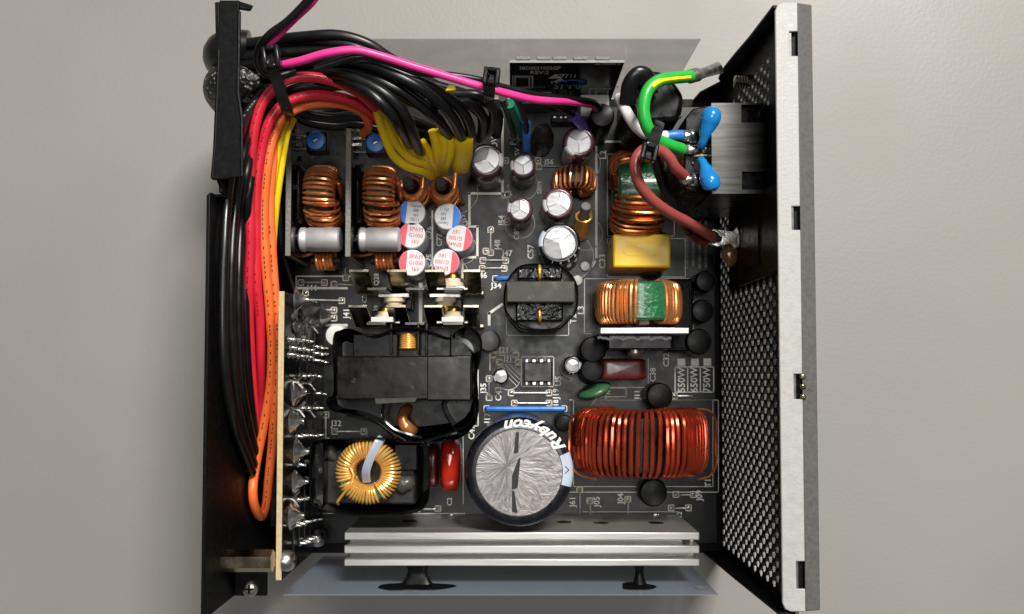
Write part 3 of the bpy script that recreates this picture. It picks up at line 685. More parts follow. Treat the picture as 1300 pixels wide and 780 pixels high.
# ring coils on rods
def ring_coil(px, py, rpx, label, lean, mm):
    z = 30; p = at(px, py, z); C = V(p.x, p.y, ZB); o = thing('rod_coil', label, 'coil', C)
    ax = V(lean[0], lean[1], 20).normalized(); M = frame(C, ax)
    MB().lathe([(1.9, 0), (1.9, 21.5), (1.6, 21.9), (0, 21.9)], 20, M).build('rod', 'ferrite', o)
    mb = MB(); pts = []
    for i in range(6*18+1):
        a = 2*pi*i/18; k = i/18; rr = 3.6+(.35*sin(k*2.1))
        pts.append(M @ V(rr*cos(a)+.5, rr*sin(a)-.3, 6+k*2.0))
    mb.tube([M @ V(5.2, -1, 0)]+pts+[M @ V(4.6, 4.2, 19.5), M @ V(4.8, 6.0, 15)], .95, 9); mb.build('winding', mm, o)
ring_coil(523, 239, 18, 'copper ring coil on a dark rod beside the winding of the second module', (-1, 1.5), 'copper')
ring_coil(562, 240, 18, 'copper ring coil on a dark rod below the yellow sleeve', (-.5, 1.5), 'copper')
b = at(735, 302, ZB); e = at(744, 262, 27); ax = e-b; M = frame(b, ax); Lr = ax.length
o = thing('rod_coil', 'slim copper coil wound on a leaning grey rod', 'coil', b)
MB().lathe([(1.55, 0), (1.55, Lr), (1.3, Lr+.2), (0, Lr+.2)], 20, M).build('rod', 'ferrite_grey', o)
pts = [M @ V((2.2+.25*(i/14 > 12))*cos(2*pi*i/14), 2.2*sin(2*pi*i/14), 1.5+i/14*.82) for i in range(14*14+1)]
MB().tube(pts+[M @ V(2.6, 2.8, Lr*.62), M @ V(2.7, 2.6, 1)], .42, 7).build('winding', 'copper_gold', o)

# ================================================================ VERTICAL CONVERTER MODULES
def module(xp_top, yp0, yp1, x_off, words):
    Z = 38; a = at(xp_top, yp0, Z); c = at(xp_top-4, yp1, Z); X = (a.x+c.x)/2
    name = words
    o = thing('converter_module', 'upright circuit board with its speckled edge up, '+words, 'circuit board', (X, (a.y+c.y)/2, ZB))
    MB().span((X-.8, c.y, ZB), (X+.8, a.y, Z)).build('board_sheet', 'fr4_dark', o, bevel=.1)
    MB().span((X+.82, c.y+.3, ZB+.4), (X+.95, a.y-.3, Z-.4)).build('solder_mask', 'pcb_black', o)
    mb = MB(); rnd = random.Random(int(X*10))
    for k in range(26): mb.box((X+1.3, rnd.uniform(c.y+2, a.y-2), rnd.uniform(18, 36)), (.8, rnd.uniform(.8, 1.8), rnd.uniform(.6, 1.4)))
    mb.build('chip_part', 'black_plastic', o, bevel=.1, kind='stuff')
    mb = MB()
    for k in range(14): mb.blob((X-.9-.2*rnd.random(), a.y-3-k*1.9, rnd.uniform(31, 36)), .7, .5, .5, 8, 6)
    for yy in (167, 176, 184): q = at(xp_top+8, yy, 35); mb.box((X+2.0, q.y, 35.0), (3.2, .9, .7))
    mb.build('solder_joint', 'solder', o, kind='stuff')
    # trimmer
    q = at(xp_top+33, yp0+19, 36); tr = thing('trimmer', 'blue round trimmer on a black square, '+words, 'trimmer', (q.x, q.y, 30))
    MB().box((q.x, q.y, 32.2), (6.4, 6.2, 5.6)).build('housing', 'black_plastic', tr, bevel=.3)
    dial = MB().lathe([(3.0, 35), (3.0, 36.2), (2.7, 36.7), (.9, 36.8), (.7, 36.3), (0, 36.3)], 28, Matrix.Translation((q.x, q.y, 0))).build('dial', 'blue_plastic', tr)
    MB().box((q.x, q.y, 36.6), (1.3, .4, .5), rz=.5).build('slot', 'tin', dial)
    mb = MB()
    for s in (-2, 2): mb.tube([V(X+.8, q.y+s, 33), V(q.x-3, q.y+s, 33)], .45, 8)
    mb.build('terminal', 'tin', tr)
    # toroid
    g = at(xp_top+36, 245, 33); Ro = 10.3; C = V(g.x, g.y, 35.6-Ro)
    to = thing('toroid_coil', 'thick copper toroid standing on edge, '+words, 'toroid coil', (C.x, C.y, C.z-Ro))
    mb = MB(); core(mb, C, (1, 0, 0), Ro-1.2, 4.6, 4.0, 40); mb.build('core', 'ferrite', to)
    mb = MB(); winding(mb, C, (1, 0, 0), (0, 1, 0), Ro-1.3, 4.8, 4.1, -35, 118, 15, .58, int(-X), .3, 16, .75); winding(mb, C, (1, 0, 0), (0, 1, 0), Ro-1.3, 4.8, 4.1, 128, 215, 7, .58, int(-X)+1, .5, 16, .75); mb.build('winding', 'copper', to)
    mb = MB(); winding(mb, C+V(1.2, 0, -.4), (1, 0, 0), (0, 1, 0), Ro-.6, 4.2, 4.2, 112, 185, 6, .58, 31, .5, 16, .9); mb.build('outer_turns', 'copper_dark', to)
    MB().tube(cr([C+V(4.6, 4, 6), C+V(6.2, 2.8, 7.0), C+V(6.4, 0, 4), C+V(5.6, -1, -3)], 6), .7, 8).build('wire_end', 'copper_dark', to)
    MB().span((X+.9, C.y-9, C.z-8), (C.x-5.4, C.y+9, C.z+8)).build('glue_pad', 'glue_black', to, bevel=1.2)
    # lying silver capacitor
    g0 = at(xp_top+11, 303, 30); g1 = at(xp_top+63, 303, 30); cz = 27.5; R = 3.85
    ca = thing('capacitor', 'plain silver capacitor lying on its side, '+words, 'capacitor', (g0.x, g0.y, cz-R)); M = frame((g0.x, g0.y, cz), (1, 0, 0)); L = g1.x-g0.x
    MB().lathe([(R*.9, 0), (R, .4), (R, 1.6), (R*.93, 2.0), (R*.93, 2.5), (R, 2.9), (R, L-.5), (R-.5, L), (0, L)], 36, M).build('can', 'can', ca)
    MB().lathe([(R*.88, -.6), (R*.88, .1)], 24, M).build('rubber_seal', 'black_plastic', ca)
    MB().tube([V(X+.8, g0.y, cz), V(g0.x, g0.y, cz)], .4, 8).build('lead', 'tin', ca)
    # small coil on a rod
    g = at(xp_top+45, 331, 22); co = thing('rod_coil', 'short five turn copper coil on a lying rod, '+words, 'coil', (g.x, g.y, ZB)); cz = 21
    MB().lathe([(1.3, -4.6), (1.3, 4.6)], 16, frame((g.x, g.y, cz), (1, 0, 0))).build('rod', 'ferrite', co)
    pts = [V(g.x-2.9+5.8*i/(16*5), g.y+2.6*cos(2*pi*i/16), cz+2.6*sin(2*pi*i/16)) for i in range(16*5+1)]
    MB().tube(cr([V(X+.8, g.y+1.5, cz+1), V(g.x-5.5, g.y+1.8, cz+2), V(g.x-3.4, g.y+2.5, cz+.6)], 4)[:-1]+pts, .58, 8).build('winding', 'copper', co)
    MB().box((g.x, g.y, (ZB+cz-2.6)/2+.2), (6, 4, cz-2.6-ZB+.4)).build('support', 'black_plastic', co, bevel=.3)
module(368, 160, 325, 0, 'beside the yellow and orange wires')
module(444, 163, 326, 0, 'beside the silver can capacitors')

# ================================================================ LEANING METAL TABS (secondary heatsinks)
def tab_sink(py_strip, py_tab, tabs, strips, label, dark):
    Z = 36; Y = at(560, py_strip, Z).y; Yt_ = at(560, py_tab, Z).y
    o = thing('tab_heatsink', label, 'heatsink', (at(525, py_strip, Z).x, Y, ZB))
    x0, x1 = at(445, py_strip, Z).x, at(612, py_strip, Z).x
    MB().span((x0, Y-.45, ZB), (x1, Y+.45, 22)).build('plate', 'steel_dark', o, bevel=.1)
    for a, b in strips:
        MB().span((at(a, py_strip, Z).x, Y-.46, 21.9), (at(b, py_strip, Z).x, Y+.46, Z)).build('upright_tab', 'steel', o, bevel=.12)
    for a, b in tabs:
        xa, xb = at(a, py_tab, Z).x, at(b, py_tab, Z).x; n = V(0, .45, -.2)
        vs = [V(xa, Y-.42, 21.8), V(xb, Y-.42, 21.8), V(xb, Yt_-.45, Z), V(xa, Yt_-.45, Z), V(xa, Y+.42, 21.6), V(xb, Y+.42, 21.6), V(xb, Yt_+.45, Z), V(xa, Yt_+.45, Z)]
        MB().add(vs, [[0, 1, 2, 3], [7, 6, 5, 4], [0, 4, 5, 1], [1, 5, 6, 2], [2, 6, 7, 3], [3, 7, 4, 0]]).build('leaning_tab', 'steel_dark', o, bevel=.12)
    return Y
Y1 = tab_sink(367, 344, [(443, 468), (491, 516), (539, 564), (588, 610)], [(466, 491), (515, 539), (563, 588)], 'row of bent metal heatsink tabs beside the round can capacitors', 0)
Y2 = tab_sink(411, 389, [(442, 466), (490, 515), (538, 562), (588, 608)], [(465, 490), (514, 539), (562, 588)], 'row of bent metal heatsink tabs along the large taped transformer', 1)
def to220(px, Y, side, label, z=20, ceramic=False):
    x = at(px, 475-(Y*3.97), 26).x
    o = thing('power_transistor', label, 'transistor', (x, Y+side*3, ZB))
    MB().span((x-5, Y+side*.5, ZB+.5), (x+5, Y+side*5, ZB+9)).build('body', 'black_plastic', o, bevel=.3)
    MB().span((x-5, Y+side*.5, ZB+8.9), (x+5, Y+side*1.8, ZB+16)).build('metal_tab', 'tin', o, bevel=.2)
    M = frame((x, Y+side*1.8, ZB+13.2), (0, side, 0))
    MB().lathe([(3.4, 0), (3.4, 1.2), (2.6, 1.6), (2.4, 2.8), (0, 2.8)], 24, M).build('bushing', 'cream', o)
    MB().lathe([(2.6, 2.7), (2.6, 3.4), (1.9, 4.4), (0, 4.6)], 24, M).build('screw_head', 'brass', o)
to220(500, Y1, -1, 'screwed power transistor between the tab rows, by the bare jumper ends')
to220(565, Y1, -1, 'screwed power transistor between the tab rows, by the tinned step outline')
to220(574, Y1, 1, 'screwed power transistor under a red marked can capacitor')
to220(574, Y2, 1, 'screwed power transistor with white block behind the last tabs')
to220(488, Y2, 1, 'screwed power transistor with white block behind the first tabs')
for px, lab in ((486, 'white ceramic strip behind the first tabs of the lower tab row'), (575, 'white ceramic strip behind the last tabs of the lower tab row')):
    x = at(px, 403, 31).x
    tag(MB().span((x-3.4, Y2+.6, ZB), (x+3.4, Y2+2.2, 33)).build('ceramic_strip', 'nylon', bevel=.2), lab, 'insulator')

# ================================================================ TRANSFORMERS
def outline(pts, z, n=5): return [(q.x, q.y) for q in cr([at(*p, z) for p in pts], n, True)]
o_ = at(515, 485, ZB); tr = thing('main_transformer', 'large black taped transformer with a wide flat core', 'transformer', (o_.x, o_.y, ZB))
K = 230/1055
pts = [(400+x*K, 400+y*K) for x, y in ((103, 140), (150, 88), (210, 80), (300, 116), (360, 112), (470, 72), (560, 70), (660, 88), (780, 130), (830, 88), (885, 62), (940, 90), (972, 150), (968, 240), (945, 350), (950, 500), (905, 640), (770, 700), (640, 742), (560, 745), (480, 735), (380, 650), (250, 590), (110, 562), (66, 520), (75, 480), (108, 440))]
MB().cup(outline(pts, 44), ZB, 44, .86, .8, .3).build('tape_wrap', 'black_tape', tr)
pts = [(400+x*K, 400+y*K) for x, y in ((150, 170), (320, 200), (470, 95), (640, 100), (900, 200), (900, 560), (700, 640), (420, 640), (140, 540))]
MB().prism(outline(pts, 36, 4), ZB+1, 36).build('bobbin', 'black_plastic', tr)
a = at(427, 452, 52); b = at(598, 508, 52)
co = MB().span((a.x, b.y, ZB+1), (b.x, a.y, 52)).build('core', 'core_tape', tr, bevel=.5)
MB().span((a.x+26, b.y-.25, 40), (b.x+.12, a.y+.12, 52.12)).build('tape_seam', 'core_tape', co, bevel=.45)
q0 = at(476, 508, 52.1); MB().prism([(q0.x, q0.y+.4), (q0.x+12, q0.y+.6), (q0.x+11.5, q0.y-.5), (q0.x+.3, q0.y-1.1)], 51.9, 52.15).build('tape_flap', 'core_tape_grey', co)
mb = MB(); g = at(517, 433, 41)
for k in range(7): mb.tube(cr([g+V(-2.6, -2.2+k*.7, -3), g+V(-1.5, -2.1+k*.7, .2), g+V(1.5, -2+k*.66, .4), g+V(2.8, -2+k*.66, -3)], 4), .36, 7)
mb.build('lead_bundle', 'copper_gold', tr)
g = at(517, 433, 36); mb = MB()
for s in (-4.2, 3.9, 6.4): mb.span((g.x+s-.4, g.y-4.2, 34), (g.x+s+.4, g.y+5, 42))
mb.build('bobbin_rib', 'black_plastic', tr, bevel=.2)
mb = MB()
for px0, px1, yy in ((448, 505, 441), (540, 572, 441)):
    a0, a1 = at(px0, yy, 40), at(px1, yy, 40); mb.span((a0.x, a0.y-3, 30), (a1.x, a0.y+4, 40))
mb.build('bobbin_block', 'black_plastic', tr, bevel=.3)
mb = MB(); g = at(514, 535, 42)
mb.tube(cr([g+V(.5, 4, -5), g+V(-.6, 2, 0), g+V(-.2, -.5, 1.2), g+V(1.4, -2.6, .6), g+V(2.2, -3, -4)], 6), [1.2, 1.5, 1.6, 1.7, 1.7, 1.6, 1.6, 1.6, 1.6, 1.6, 1.6, 1.7, 1.8, 1.9, 2.0, 2.0, 2.0, 2.0, 2.0, 1.9, 1.8, 1.7, 1.6, 1.5, 1.4][:25], 10)
mb.build('copper_lead', 'copper', tr)
mb = MB(); g = at(515, 545, 45)
mb.tube(cr([at(488, 512, 47), at(486, 530, 46), at(500, 545, 46), at(520, 552, 46), at(535, 556, 45)], 6), .5, 6); mb.tube(cr([at(440, 528, 45), at(470, 532, 45), at(495, 548, 45), at(515, 560, 45)], 6), .4, 6); mb.build('tape_edge', 'black_tape', tr)
for k, (z0, pts_) in enumerate(((45, [(560, 512), (590, 506), (606, 502), (607, 528), (598, 545), (580, 550)]), (44, [(520, 556), (548, 552), (575, 548), (600, 540), (585, 556), (550, 562)]))):
    MB().cup(outline(pts_, z0, 5), 24, z0, .8, .5, .2).build('tape_fold', 'black_tape', tr)
o_ = at(470, 605, ZB); tub = thing('tape_tub', 'open oval tub of glossy black tape round a small transformer', 'transformer', (o_.x, o_.y, ZB))
MB().cup(outline([(393, 570), (400, 560), (440, 556), (500, 556), (538, 562), (545, 580), (545, 630), (535, 648), (500, 655), (440, 655), (402, 645), (393, 630)], 44), ZB, 44, .88, .5, .2).build('tape_wall', 'black_tape', tub)
a = at(408, 650, 36); b = at(532, 566, 36); MB().span((a.x+1, a.y+2, ZB+1), (b.x-1, b.y-1, 35.6)).build('core', 'ferrite', tub, bevel=.8)
MB().cup(outline([(396, 572), (402, 564), (410, 562), (410, 640), (402, 640), (396, 630)], 43.5), 38, 43.6, .98, .35, .1).build('inner_tape', 'black_tape', tub)
mb = MB(); g = at(512, 615, 36); mb.blob((g.x, g.y, 36), 3.0, 3.2, 2.2, 14, 8, .3, 4); g = at(420, 575, 36); mb.blob((g.x, g.y, 36), 2.2, 2.2, 1.4, 12, 8, .3, 5); mb.build('glue_drop', 'glue_grey', tub)
a = at(500, 560, 40); MB().span((a.x, a.y-9, 35.5), (a.x+7, a.y-1, 39)).build('bobbin_block', 'black_plastic', tub, bevel=.4)

o_ = at(687, 382, ZB); ts = thing('standby_transformer', 'small octagonal black taped transformer with grey taped core', 'transformer', (o_.x, o_.y, ZB))
oc = [(655, 341), (672, 335), (705, 336), (720, 343), (733, 362), (733, 392), (722, 408), (705, 420), (665, 419), (650, 407), (640, 390), (641, 362)]
MB().cup(outline(oc, 34), ZB, 34, .96, .5, .2).build('tape_wrap', 'black_tape', ts)
MB().prism(outline(oc, 34, 3), ZB, 29, top=.95).build('bobbin', 'black_plastic', ts)
a = at(643, 357, 39); b = at(730, 384, 39); MB().span((a.x, b.y, ZB+1), (b.x, a.y, 39)).build('core', 'core_tape_grey', ts, bevel=.35)
a = at(657, 340, 36); b = at(714, 357, 36); MB().span((a.x, b.y+.6, 20), (b.x, a.y, 36)).build('winding_tape', 'crinkle_tape', ts, bevel=.5)
a = at(655, 385, 34); b = at(715, 408, 34); MB().span((a.x, b.y, 20), (b.x, a.y+.3, 34)).build('winding_tape', 'crinkle_tape', ts, bevel=.5)
for py, z in ((346, 36.4), (400, 34.4)):
    g = at(685, py, z); MB().tube(cr([g+V(0, 1.5, -3), g+V(0, 1.1, -.2), g+V(0, -.9, -.1), g+V(0, -1.5, -2)], 4), 1.2, 10, flat=.5).build('winding_tail', 'copper_gold', ts)
mb = MB()
for k in range(5): mb.tube(cr([at(648+k*2, 405+k*1.5, 30-k), at(672, 417+k, 29-k), at(705, 417+k, 29-k), at(724-k*2, 400+k*2, 30-k)], 6), .35, 6)
mb.build('tape_edge', 'glue_grey', ts)

# ================================================================ FILM CAPACITORS, BLOCKS, IC
a = at(778, 297, 30); b = at(852, 340, 30)
o = thing('film_capacitor', 'yellow box film capacitor embossed with its maker name', 'capacitor', ((a.x+b.x)/2, (a.y+b.y)/2, ZB))
bx = MB().span((a.x, b.y, ZB), (b.x, a.y, 30)).build('case_box', 'yellow_box', o, bevel=.8, segs=3)
e_ = MB(); c_ = bpy.data.curves.new('lettering', 'FONT'); c_.body = 'Carli'; c_.align_x = 'CENTER'; c_.align_y = 'CENTER'; c_.resolution_u = 3; c_.extrude = .035; c_.bevel_depth = .012; c_.offset = .01
o2 = bpy.data.objects.new('lettering', c_); scene.collection.objects.link(o2); me = bpy.data.meshes.new_from_object(o2.evaluated_get(bpy.context.evaluated_depsgraph_get()))
e_.add([V((a.x+b.x)/2+v.co.x*6.2, (a.y+b.y)/2+v.co.y*5.0, 30.0+v.co.z*2.2) for v in me.vertices], [list(q.vertices) for q in me.polygons])
bpy.data.objects.remove(o2); bpy.data.curves.remove(c_); bpy.data.meshes.remove(me)
e_.build('embossed_name', 'yellow_box', bx, smooth=False)
def dome_block(px0, py0, px1, py1, z, label, m, name='film_capacitor', cat='capacitor', e=.35):
    a = at(px0, py0, z); b = at(px1, py1, z); c = (a+b)/2; rx, ry = abs(a.x-b.x)/2, abs(a.y-b.y)/2; rz = (z-ZB)/2
    mb = MB(); n, mm = 28, 14; vs = []; fs = []
    for j in range(mm+1):
        t_ = -pi/2+pi*j/mm
        for i in range(n):
            u = 2*pi*i/n; vs.append(V(c.x+rx*spow(cos(t_), e)*spow(cos(u), e), c.y+ry*spow(cos(t_), e)*spow(sin(u), e), ZB+rz+rz*spow(sin(t_), e)))
    for j in range(mm):
        for i in range(n): fs.append([j*n+i, j*n+(i+1) % n, (j+1)*n+(i+1) % n, (j+1)*n+i])
    mb.add(vs, fs); return tag(mb.build(name, m, ang=80), label, cat)
dome_block(557, 558, 583, 628, 30, 'glossy red dipped film capacitor beside the big round capacitor', 'red_epoxy', e=.55)
dome_block(543, 566, 555, 622, 24, 'dark red film capacitor squeezed against the black tape tub', 'maroon', e=.5)
dome_block(761, 455, 822, 483, 22, 'dark maroon film capacitor below the bridge rectifier', 'maroon', e=.3)
p0, p1 = at(738, 502, 14), at(772, 490, 20); c = (p0+p1)/2; d = (p1-p0)
o = thing('disc_resistor', 'green leaf shaped dipped disc beside the printed TR1', 'varistor', (c.x, c.y, ZB))
MB().blob((0, 0, 0), d.length/2*1.05, 2.2, 5.5, 20, 12, .02, 1, M=frame((c.x, c.y, 16.5), (0, -.25, 1), (d.x, d.y, 0))).build('disc', 'green_epoxy', o)
mb = MB()
for s in (-1.8, 1.8): mb.tube([V(c.x+s, c.y, ZB), V(c.x+s, c.y, 13)], .35, 8)
mb.tube([V(c.x+1, c.y-1.4, 20.5), at(748, 519, 22)], .12, 6); mb.build('lead', 'tin', o)
# IC
a = at(665, 460, ZB+4); b = at(701, 485, ZB+4); o = thing('integrated_circuit', 'eight legged black chip in the printed outline U5', 'chip', ((a.x+b.x)/2, (a.y+b.y)/2, ZB))
MB().span((a.x, b.y, ZB+.5), (b.x, a.y, ZB+4)).build('body', 'nylon_grey', o, bevel=.35).data.materials[0] = MATS['core_tape']
MB().lathe([(.8, 0), (.8, .06), (0, .06)], 14, Matrix.Translation((a.x+.9, (a.y+b.y)/2, ZB+3.98))).build('notch', 'black_plastic', o)
for k in range(4):
    x = a.x+1.0+k*(b.x-a.x-2)/3
    for s, y in ((1, a.y), (-1, b.y)):
        MB().box((x, y+s*.45, ZB+2.4), (1.2 if k in (1, 2) else .9, 1.0, .35)).box((x, y+s*.95, ZB+1.2), (.8, .3, 2.5)).build('pin', 'tin', o, bevel=.08)
# bridge rectifier and its bar
a = at(762, 416, 38); b = at(875, 424, 38)
o = thing('rectifier_heatsink', 'bright metal bar standing beside the green cored choke', 'heatsink', ((a.x+b.x)/2, (a.y+b.y)/2, ZB))
MB().span((a.x, b.y, ZB), (b.x, a.y, 38)).build('plate', 'alu', o, bevel=.25)
yb_ = b.y
o = thing('bridge_rectifier', 'black bridge rectifier pressed against the bright metal bar', 'rectifier', (at(810, 437, 34).x, yb_-3, ZB))
a = at(772, 430, 34); b = at(853, 448, 34)
MB().span((a.x, yb_-4.6, ZB+3), (b.x, yb_-.02, 34)).build('body', 'black_plastic', o, bevel=.4)
mb = MB(); pts = []
for i in range(30): pts.append(V(a.x-3.2+(b.x-a.x+3)*i/29, yb_-1.2+.25*sin(i*1.1)+.18*sin(i*2.3), 34.3+.1*sin(i*1.7)))
mb.tube(pts, .45, 6, flat=.6); mb.build('thermal_paste', 'stripe', o)
M = frame((at(806, 446, 26).x, yb_-4.6, 26), (0, -1, 0)); MB().lathe([(2.8, 0), (2.8, 1), (2, 1.8), (0, 2)], 20, M).build('screw_head', 'tin', o)
mb = MB()
for k in range(4): x = a.x+3+k*4.6; mb.tube([V(x, yb_-2.3, ZB), V(x, yb_-2.3, ZB+4)], .5, 8)
mb.build('lead', 'tin', o)

# ================================================================ FINNED HEATSINK
z = 46; yf = [at(650, q, z).y for q in (676, 686, 693, 703, 710, 719)]; x0 = at(437, 690, z).x; x1 = at(888, 690, z).x
hs = thing('finned_heatsink', 'long aluminium heatsink with three parallel ridges', 'heatsink', ((x0+x1)/2, yf[2], ZB-9))
MB().span((x0, yf[1], ZB), (x1, yf[0], z)).build('fin', 'alu', hs, bevel=.25)
MB().span((x0, yf[3], 32), (x1, yf[2], z)).build('fin', 'alu', hs, bevel=.25)
MB().span((x0, yf[5], ZB-9), (x1, yf[4], z)).build('fin', 'alu', hs, bevel=.25)
for a, b in ((1, 2), (3, 4)): MB().span((x0+.1, yf[b]-.02, 34), (x1-.1, yf[a]+.02, 36)).build('channel_floor', 'alu', hs)
for px, py in ((520, 662), (716, 663), (763, 664), (833, 664)):
    q = at_y(px, py, yf[0]); MB().lathe([(2.4, -.1), (2.4, .05), (1.9, .08), (0, -.02)], 22, frame((q.x, yf[0]+.02, q.z), (0, 1, 0))).build('bolt_hole', 'black_plastic', hs)
p = at(882, 690, 40); screw((x1-2.2, (yf[1]+yf[2])/2, 36), (0, 0, 1), 1.2, 'small silver screw in the end of the finned heatsink')
for k, (px, py, rx, lab) in enumerate(((527, 736, 11.5, 'wide black solid for a shadow between heatsink and blue sheet'), (808, 735, 5.0, 'narrow black solid for a shadow between heatsink and blue sheet'))):
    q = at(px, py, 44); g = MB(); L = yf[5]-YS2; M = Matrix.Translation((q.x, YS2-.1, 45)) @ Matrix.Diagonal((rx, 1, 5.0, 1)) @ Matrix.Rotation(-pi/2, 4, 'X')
    g.lathe([(1.0, 0), (.97, .25), (.62, .5), (.40, 1.0), (.27, L*.5), (.24, L*.8), (.30, L+.05)], 30, M)  # dark solids stand in for screw shadows on the sheet
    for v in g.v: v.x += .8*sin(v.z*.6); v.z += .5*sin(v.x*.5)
    tag(g.build('shadow_blob', 'glue_black'), lab, 'shadow shape')
q = at(893, 736, 50); tag(MB().blob((q.x, YS2+.3, 47), 2.0, .4, 2.2, 14, 8, .1).build('glue_spot', 'film'), 'small clear spot on the blue sheet beside the heatsink end', 'spot')
p = at(573, 657, 12); o = thing('wire_clip', 'small silver wire clip on the board beside the heatsink', 'clip', (p.x, p.y, ZB))
MB().box((p.x, p.y, ZB+1), (5.5, .9, 1), rz=.05).box((p.x, p.y, ZB+1.4), (1.2, 2.2, .8)).build('clip', 'solder', o, bevel=.2)
p = at(828, 656, 12); o = thing('wire_clip', 'crooked silver wire clip beside the dark round pot', 'clip', (p.x, p.y, ZB))
MB().box((p.x, p.y, ZB+1), (5, .9, 1), rz=.2).box((p.x+1, p.y, ZB+1.4), (1.2, 2.2, .8)).build('clip', 'solder', o, bevel=.2)

# ================================================================ DARK ROUND PARTS, STANDOFFS, GLUE
def pot(px, py, rpx, z, label, m='glue_black', name='potted_part', ring_=False, cat='component', lean=0):
    R = rpx/sc(z); p = at(px, py, z); M = frame((p.x, p.y-lean, ZB), (0, lean, z-ZB)); o = thing(name, label, cat, (p.x, p.y-lean, ZB)); hh = z-ZB
    MB().lathe([(R*.9, 0), (R, .8), (R, hh-1.6), (R*.97, hh-.8), (R*.88, hh-.3), (R*.5, hh-.05), (0, hh)], 30, M).build('body', m, o)
    if ring_: MB().lathe([(R*.80, hh-.45), (R*.83, hh-.3), (R*.86, hh-.42)], 30, M, radians(30), radians(150), caps=False).build('silver_highlight_arc', 'alu_face', o)  # pale arc; on the pot below the red choke it paints a highlight
    return o
pot(897, 357, 14, 24, 'black rubber capped part beside the perforated panel and choke')
pot(893, 395, 15, 22, 'black rubber capped part between two others by the panel', m='glue_black')
pot(888, 434, 17, 24, 'wide black rubber capped part by the white marking pads', m='glue_black')
pot(866, 375, 17, 18, 'dark potted block tucked behind the copper choke end')
pot(838, 503, 17, 22, 'black round part with a pale arc above the red choke', ring_=True)
pot(830, 626, 18, 18, 'dark round pot below the red choke', m='glue_black', ring_=True)
pot(753, 444, 17, 24, 'upper black thermistor disc beside the small black capacitor', lean=1)
pot(752, 470, 15, 24, 'lower black thermistor disc beside the maroon capacitor', lean=1)
pot(716, 538, 11, 24, 'black domed part between the big capacitor and red choke', m='glue_black')
pot(765, 146, 16, 34, 'dark brown glue covered plug where the pink wire ends', m='glue_black')
pot(621, 433, 14, 16, 'grey nylon post beside the large transformer', m='nylon_grey', name='nylon_post', cat='standoff')
pot(426, 426, 14, 22, 'round white nylon post at the corner of the large transformer', m='nylon', name='nylon_post', cat='standoff')
pot(743, 338, 6.5, 12, 'white nylon post near the yellow capacitor and corner line', m='nylon', name='nylon_post', cat='standoff')
pot(733, 356, 7, 12, 'white nylon post touching the small octagonal transformer', m='nylon', name='nylon_post', cat='standoff')
for px, py, rx, ry, z, lab, m, sd in ((690, 161, 17, 16, 34, 'dark grey heart shaped blob beside the blue wire end', 'glue_grey', 2), (831, 344, 14, 9, 20, 'grey disc varistor between yellow box and copper choke', 'glue_grey', 3), (835, 298, 22, 9, 20, 'smoky grey glue lump above the yellow box', 'glue_grey', 5)):
    s = sc(z); p = at(px, py, z); o = MB().blob((p.x, p.y, ZB), rx/s, ry/s, z-ZB, 26, 14, .12, sd, low=0).build('glue_lump', m); tag(o, lab, 'lump')
# right side black housing next to choke: relay
a = at(852, 352, 26); b = at(884, 446, 26)
o = thing('relay', 'matte black relay block behind the rubber capped parts', 'relay', ((a.x+b.x)/2, (a.y+b.y)/2, ZB)); MB().span((a.x, b.y, ZB), (b.x, a.y, 21)).build('case_box', 'case_black', o, bevel=.6); MB().span((a.x+1, b.y+1, 20.9), (b.x-1, a.y-1, 21.4)).build('lid', 'case_black', o, bevel=.3)

# ================================================================ UPRIGHT BOARD AT THE FAR EDGE
YD = at(720, 142, ZB).y; zt = at_y(720, 80, YD).z; xa, xb = at_y(647, 77, YD).x, at_y(793, 79, YD).x
db = thing('upright_circuit_board', 'upright black circuit board printed 3BD0021002GP REV:2', 'circuit board', ((xa+xb)/2, YD, ZB))
MB().span((xa, YD, ZB), (xb, YD+.7, zt)).build('board_sheet', 'pcb_black', db, bevel=.05)
MB().span((xa, YD-.02, zt), (xb, YD+.72, zt+.2)).build('board_edge', 'silk_dim', db)
def onb(px, py): return at_y(px, py, YD-.06)
FB = lambda p, rot=0: frame(p, (0, -1, 0), (1, 0, 0))
def btext(s_, px, py, h, sx=1.0, m='silk'):
    mb = MB(); text(mb, s_, (0, 0, 0), h, 0, FB(onb(px, py)), sx=sx); mb.build('printed_label', m, db, smooth=False)
btext('3BD0021002GP', 685, 87, 2.9, .44); btext('REV:2', 685, 92.5, 2.9, .55); btext('52', 708, 97, 3.4, .5); btext('7711', 722, 97, 3.4, .5); btext('IV', 705, 105, 2.4)
btext('21 1 0', 720, 111, 3.6, .62); btext('CN2', 684, 111, 2.4, .6, 'silk_dim'); btext('3210080(1)', 772, 81, 2.0, .55); btext('R50', 776, 111, 2, 1, 'silk_dim')
mb = MB()
def bl(x0, y0, x1, y1, w=.4):
    a, b = onb(x0, y0), onb(x1, y1); d = b-a; mb.box((0, 0, 0), (d.length+w, w, .05), frame((a+b)/2, (0, -1, 0), d))
for r_ in ((651, 97, 676, 112), (654, 98.5, 672, 111)):
    bl(r_[0], r_[1], r_[2], r_[1]); bl(r_[2], r_[1], r_[2], r_[3]); bl(r_[2], r_[3], r_[0], r_[3]); bl(r_[0], r_[3], r_[0], r_[1])
for x in (749, 757, 772): bl(x, 113, x-1, 126, .25)
bl(749, 113, 776, 113, .25); mb.build('printed_outlines', 'silk', db, smooth=False, kind='stuff')
a, b = onb(702, 96), onb(710, 102); MB().prism([(-2, -2), (2, -2), (0, 2)], 0, .06, FB(onb(705, 97))).prism([(-2, -1.4), (2, -1.4), (0, 1.8)], 0, .06, FB(onb(711, 102))).build('printed_arrow', 'silk', db)
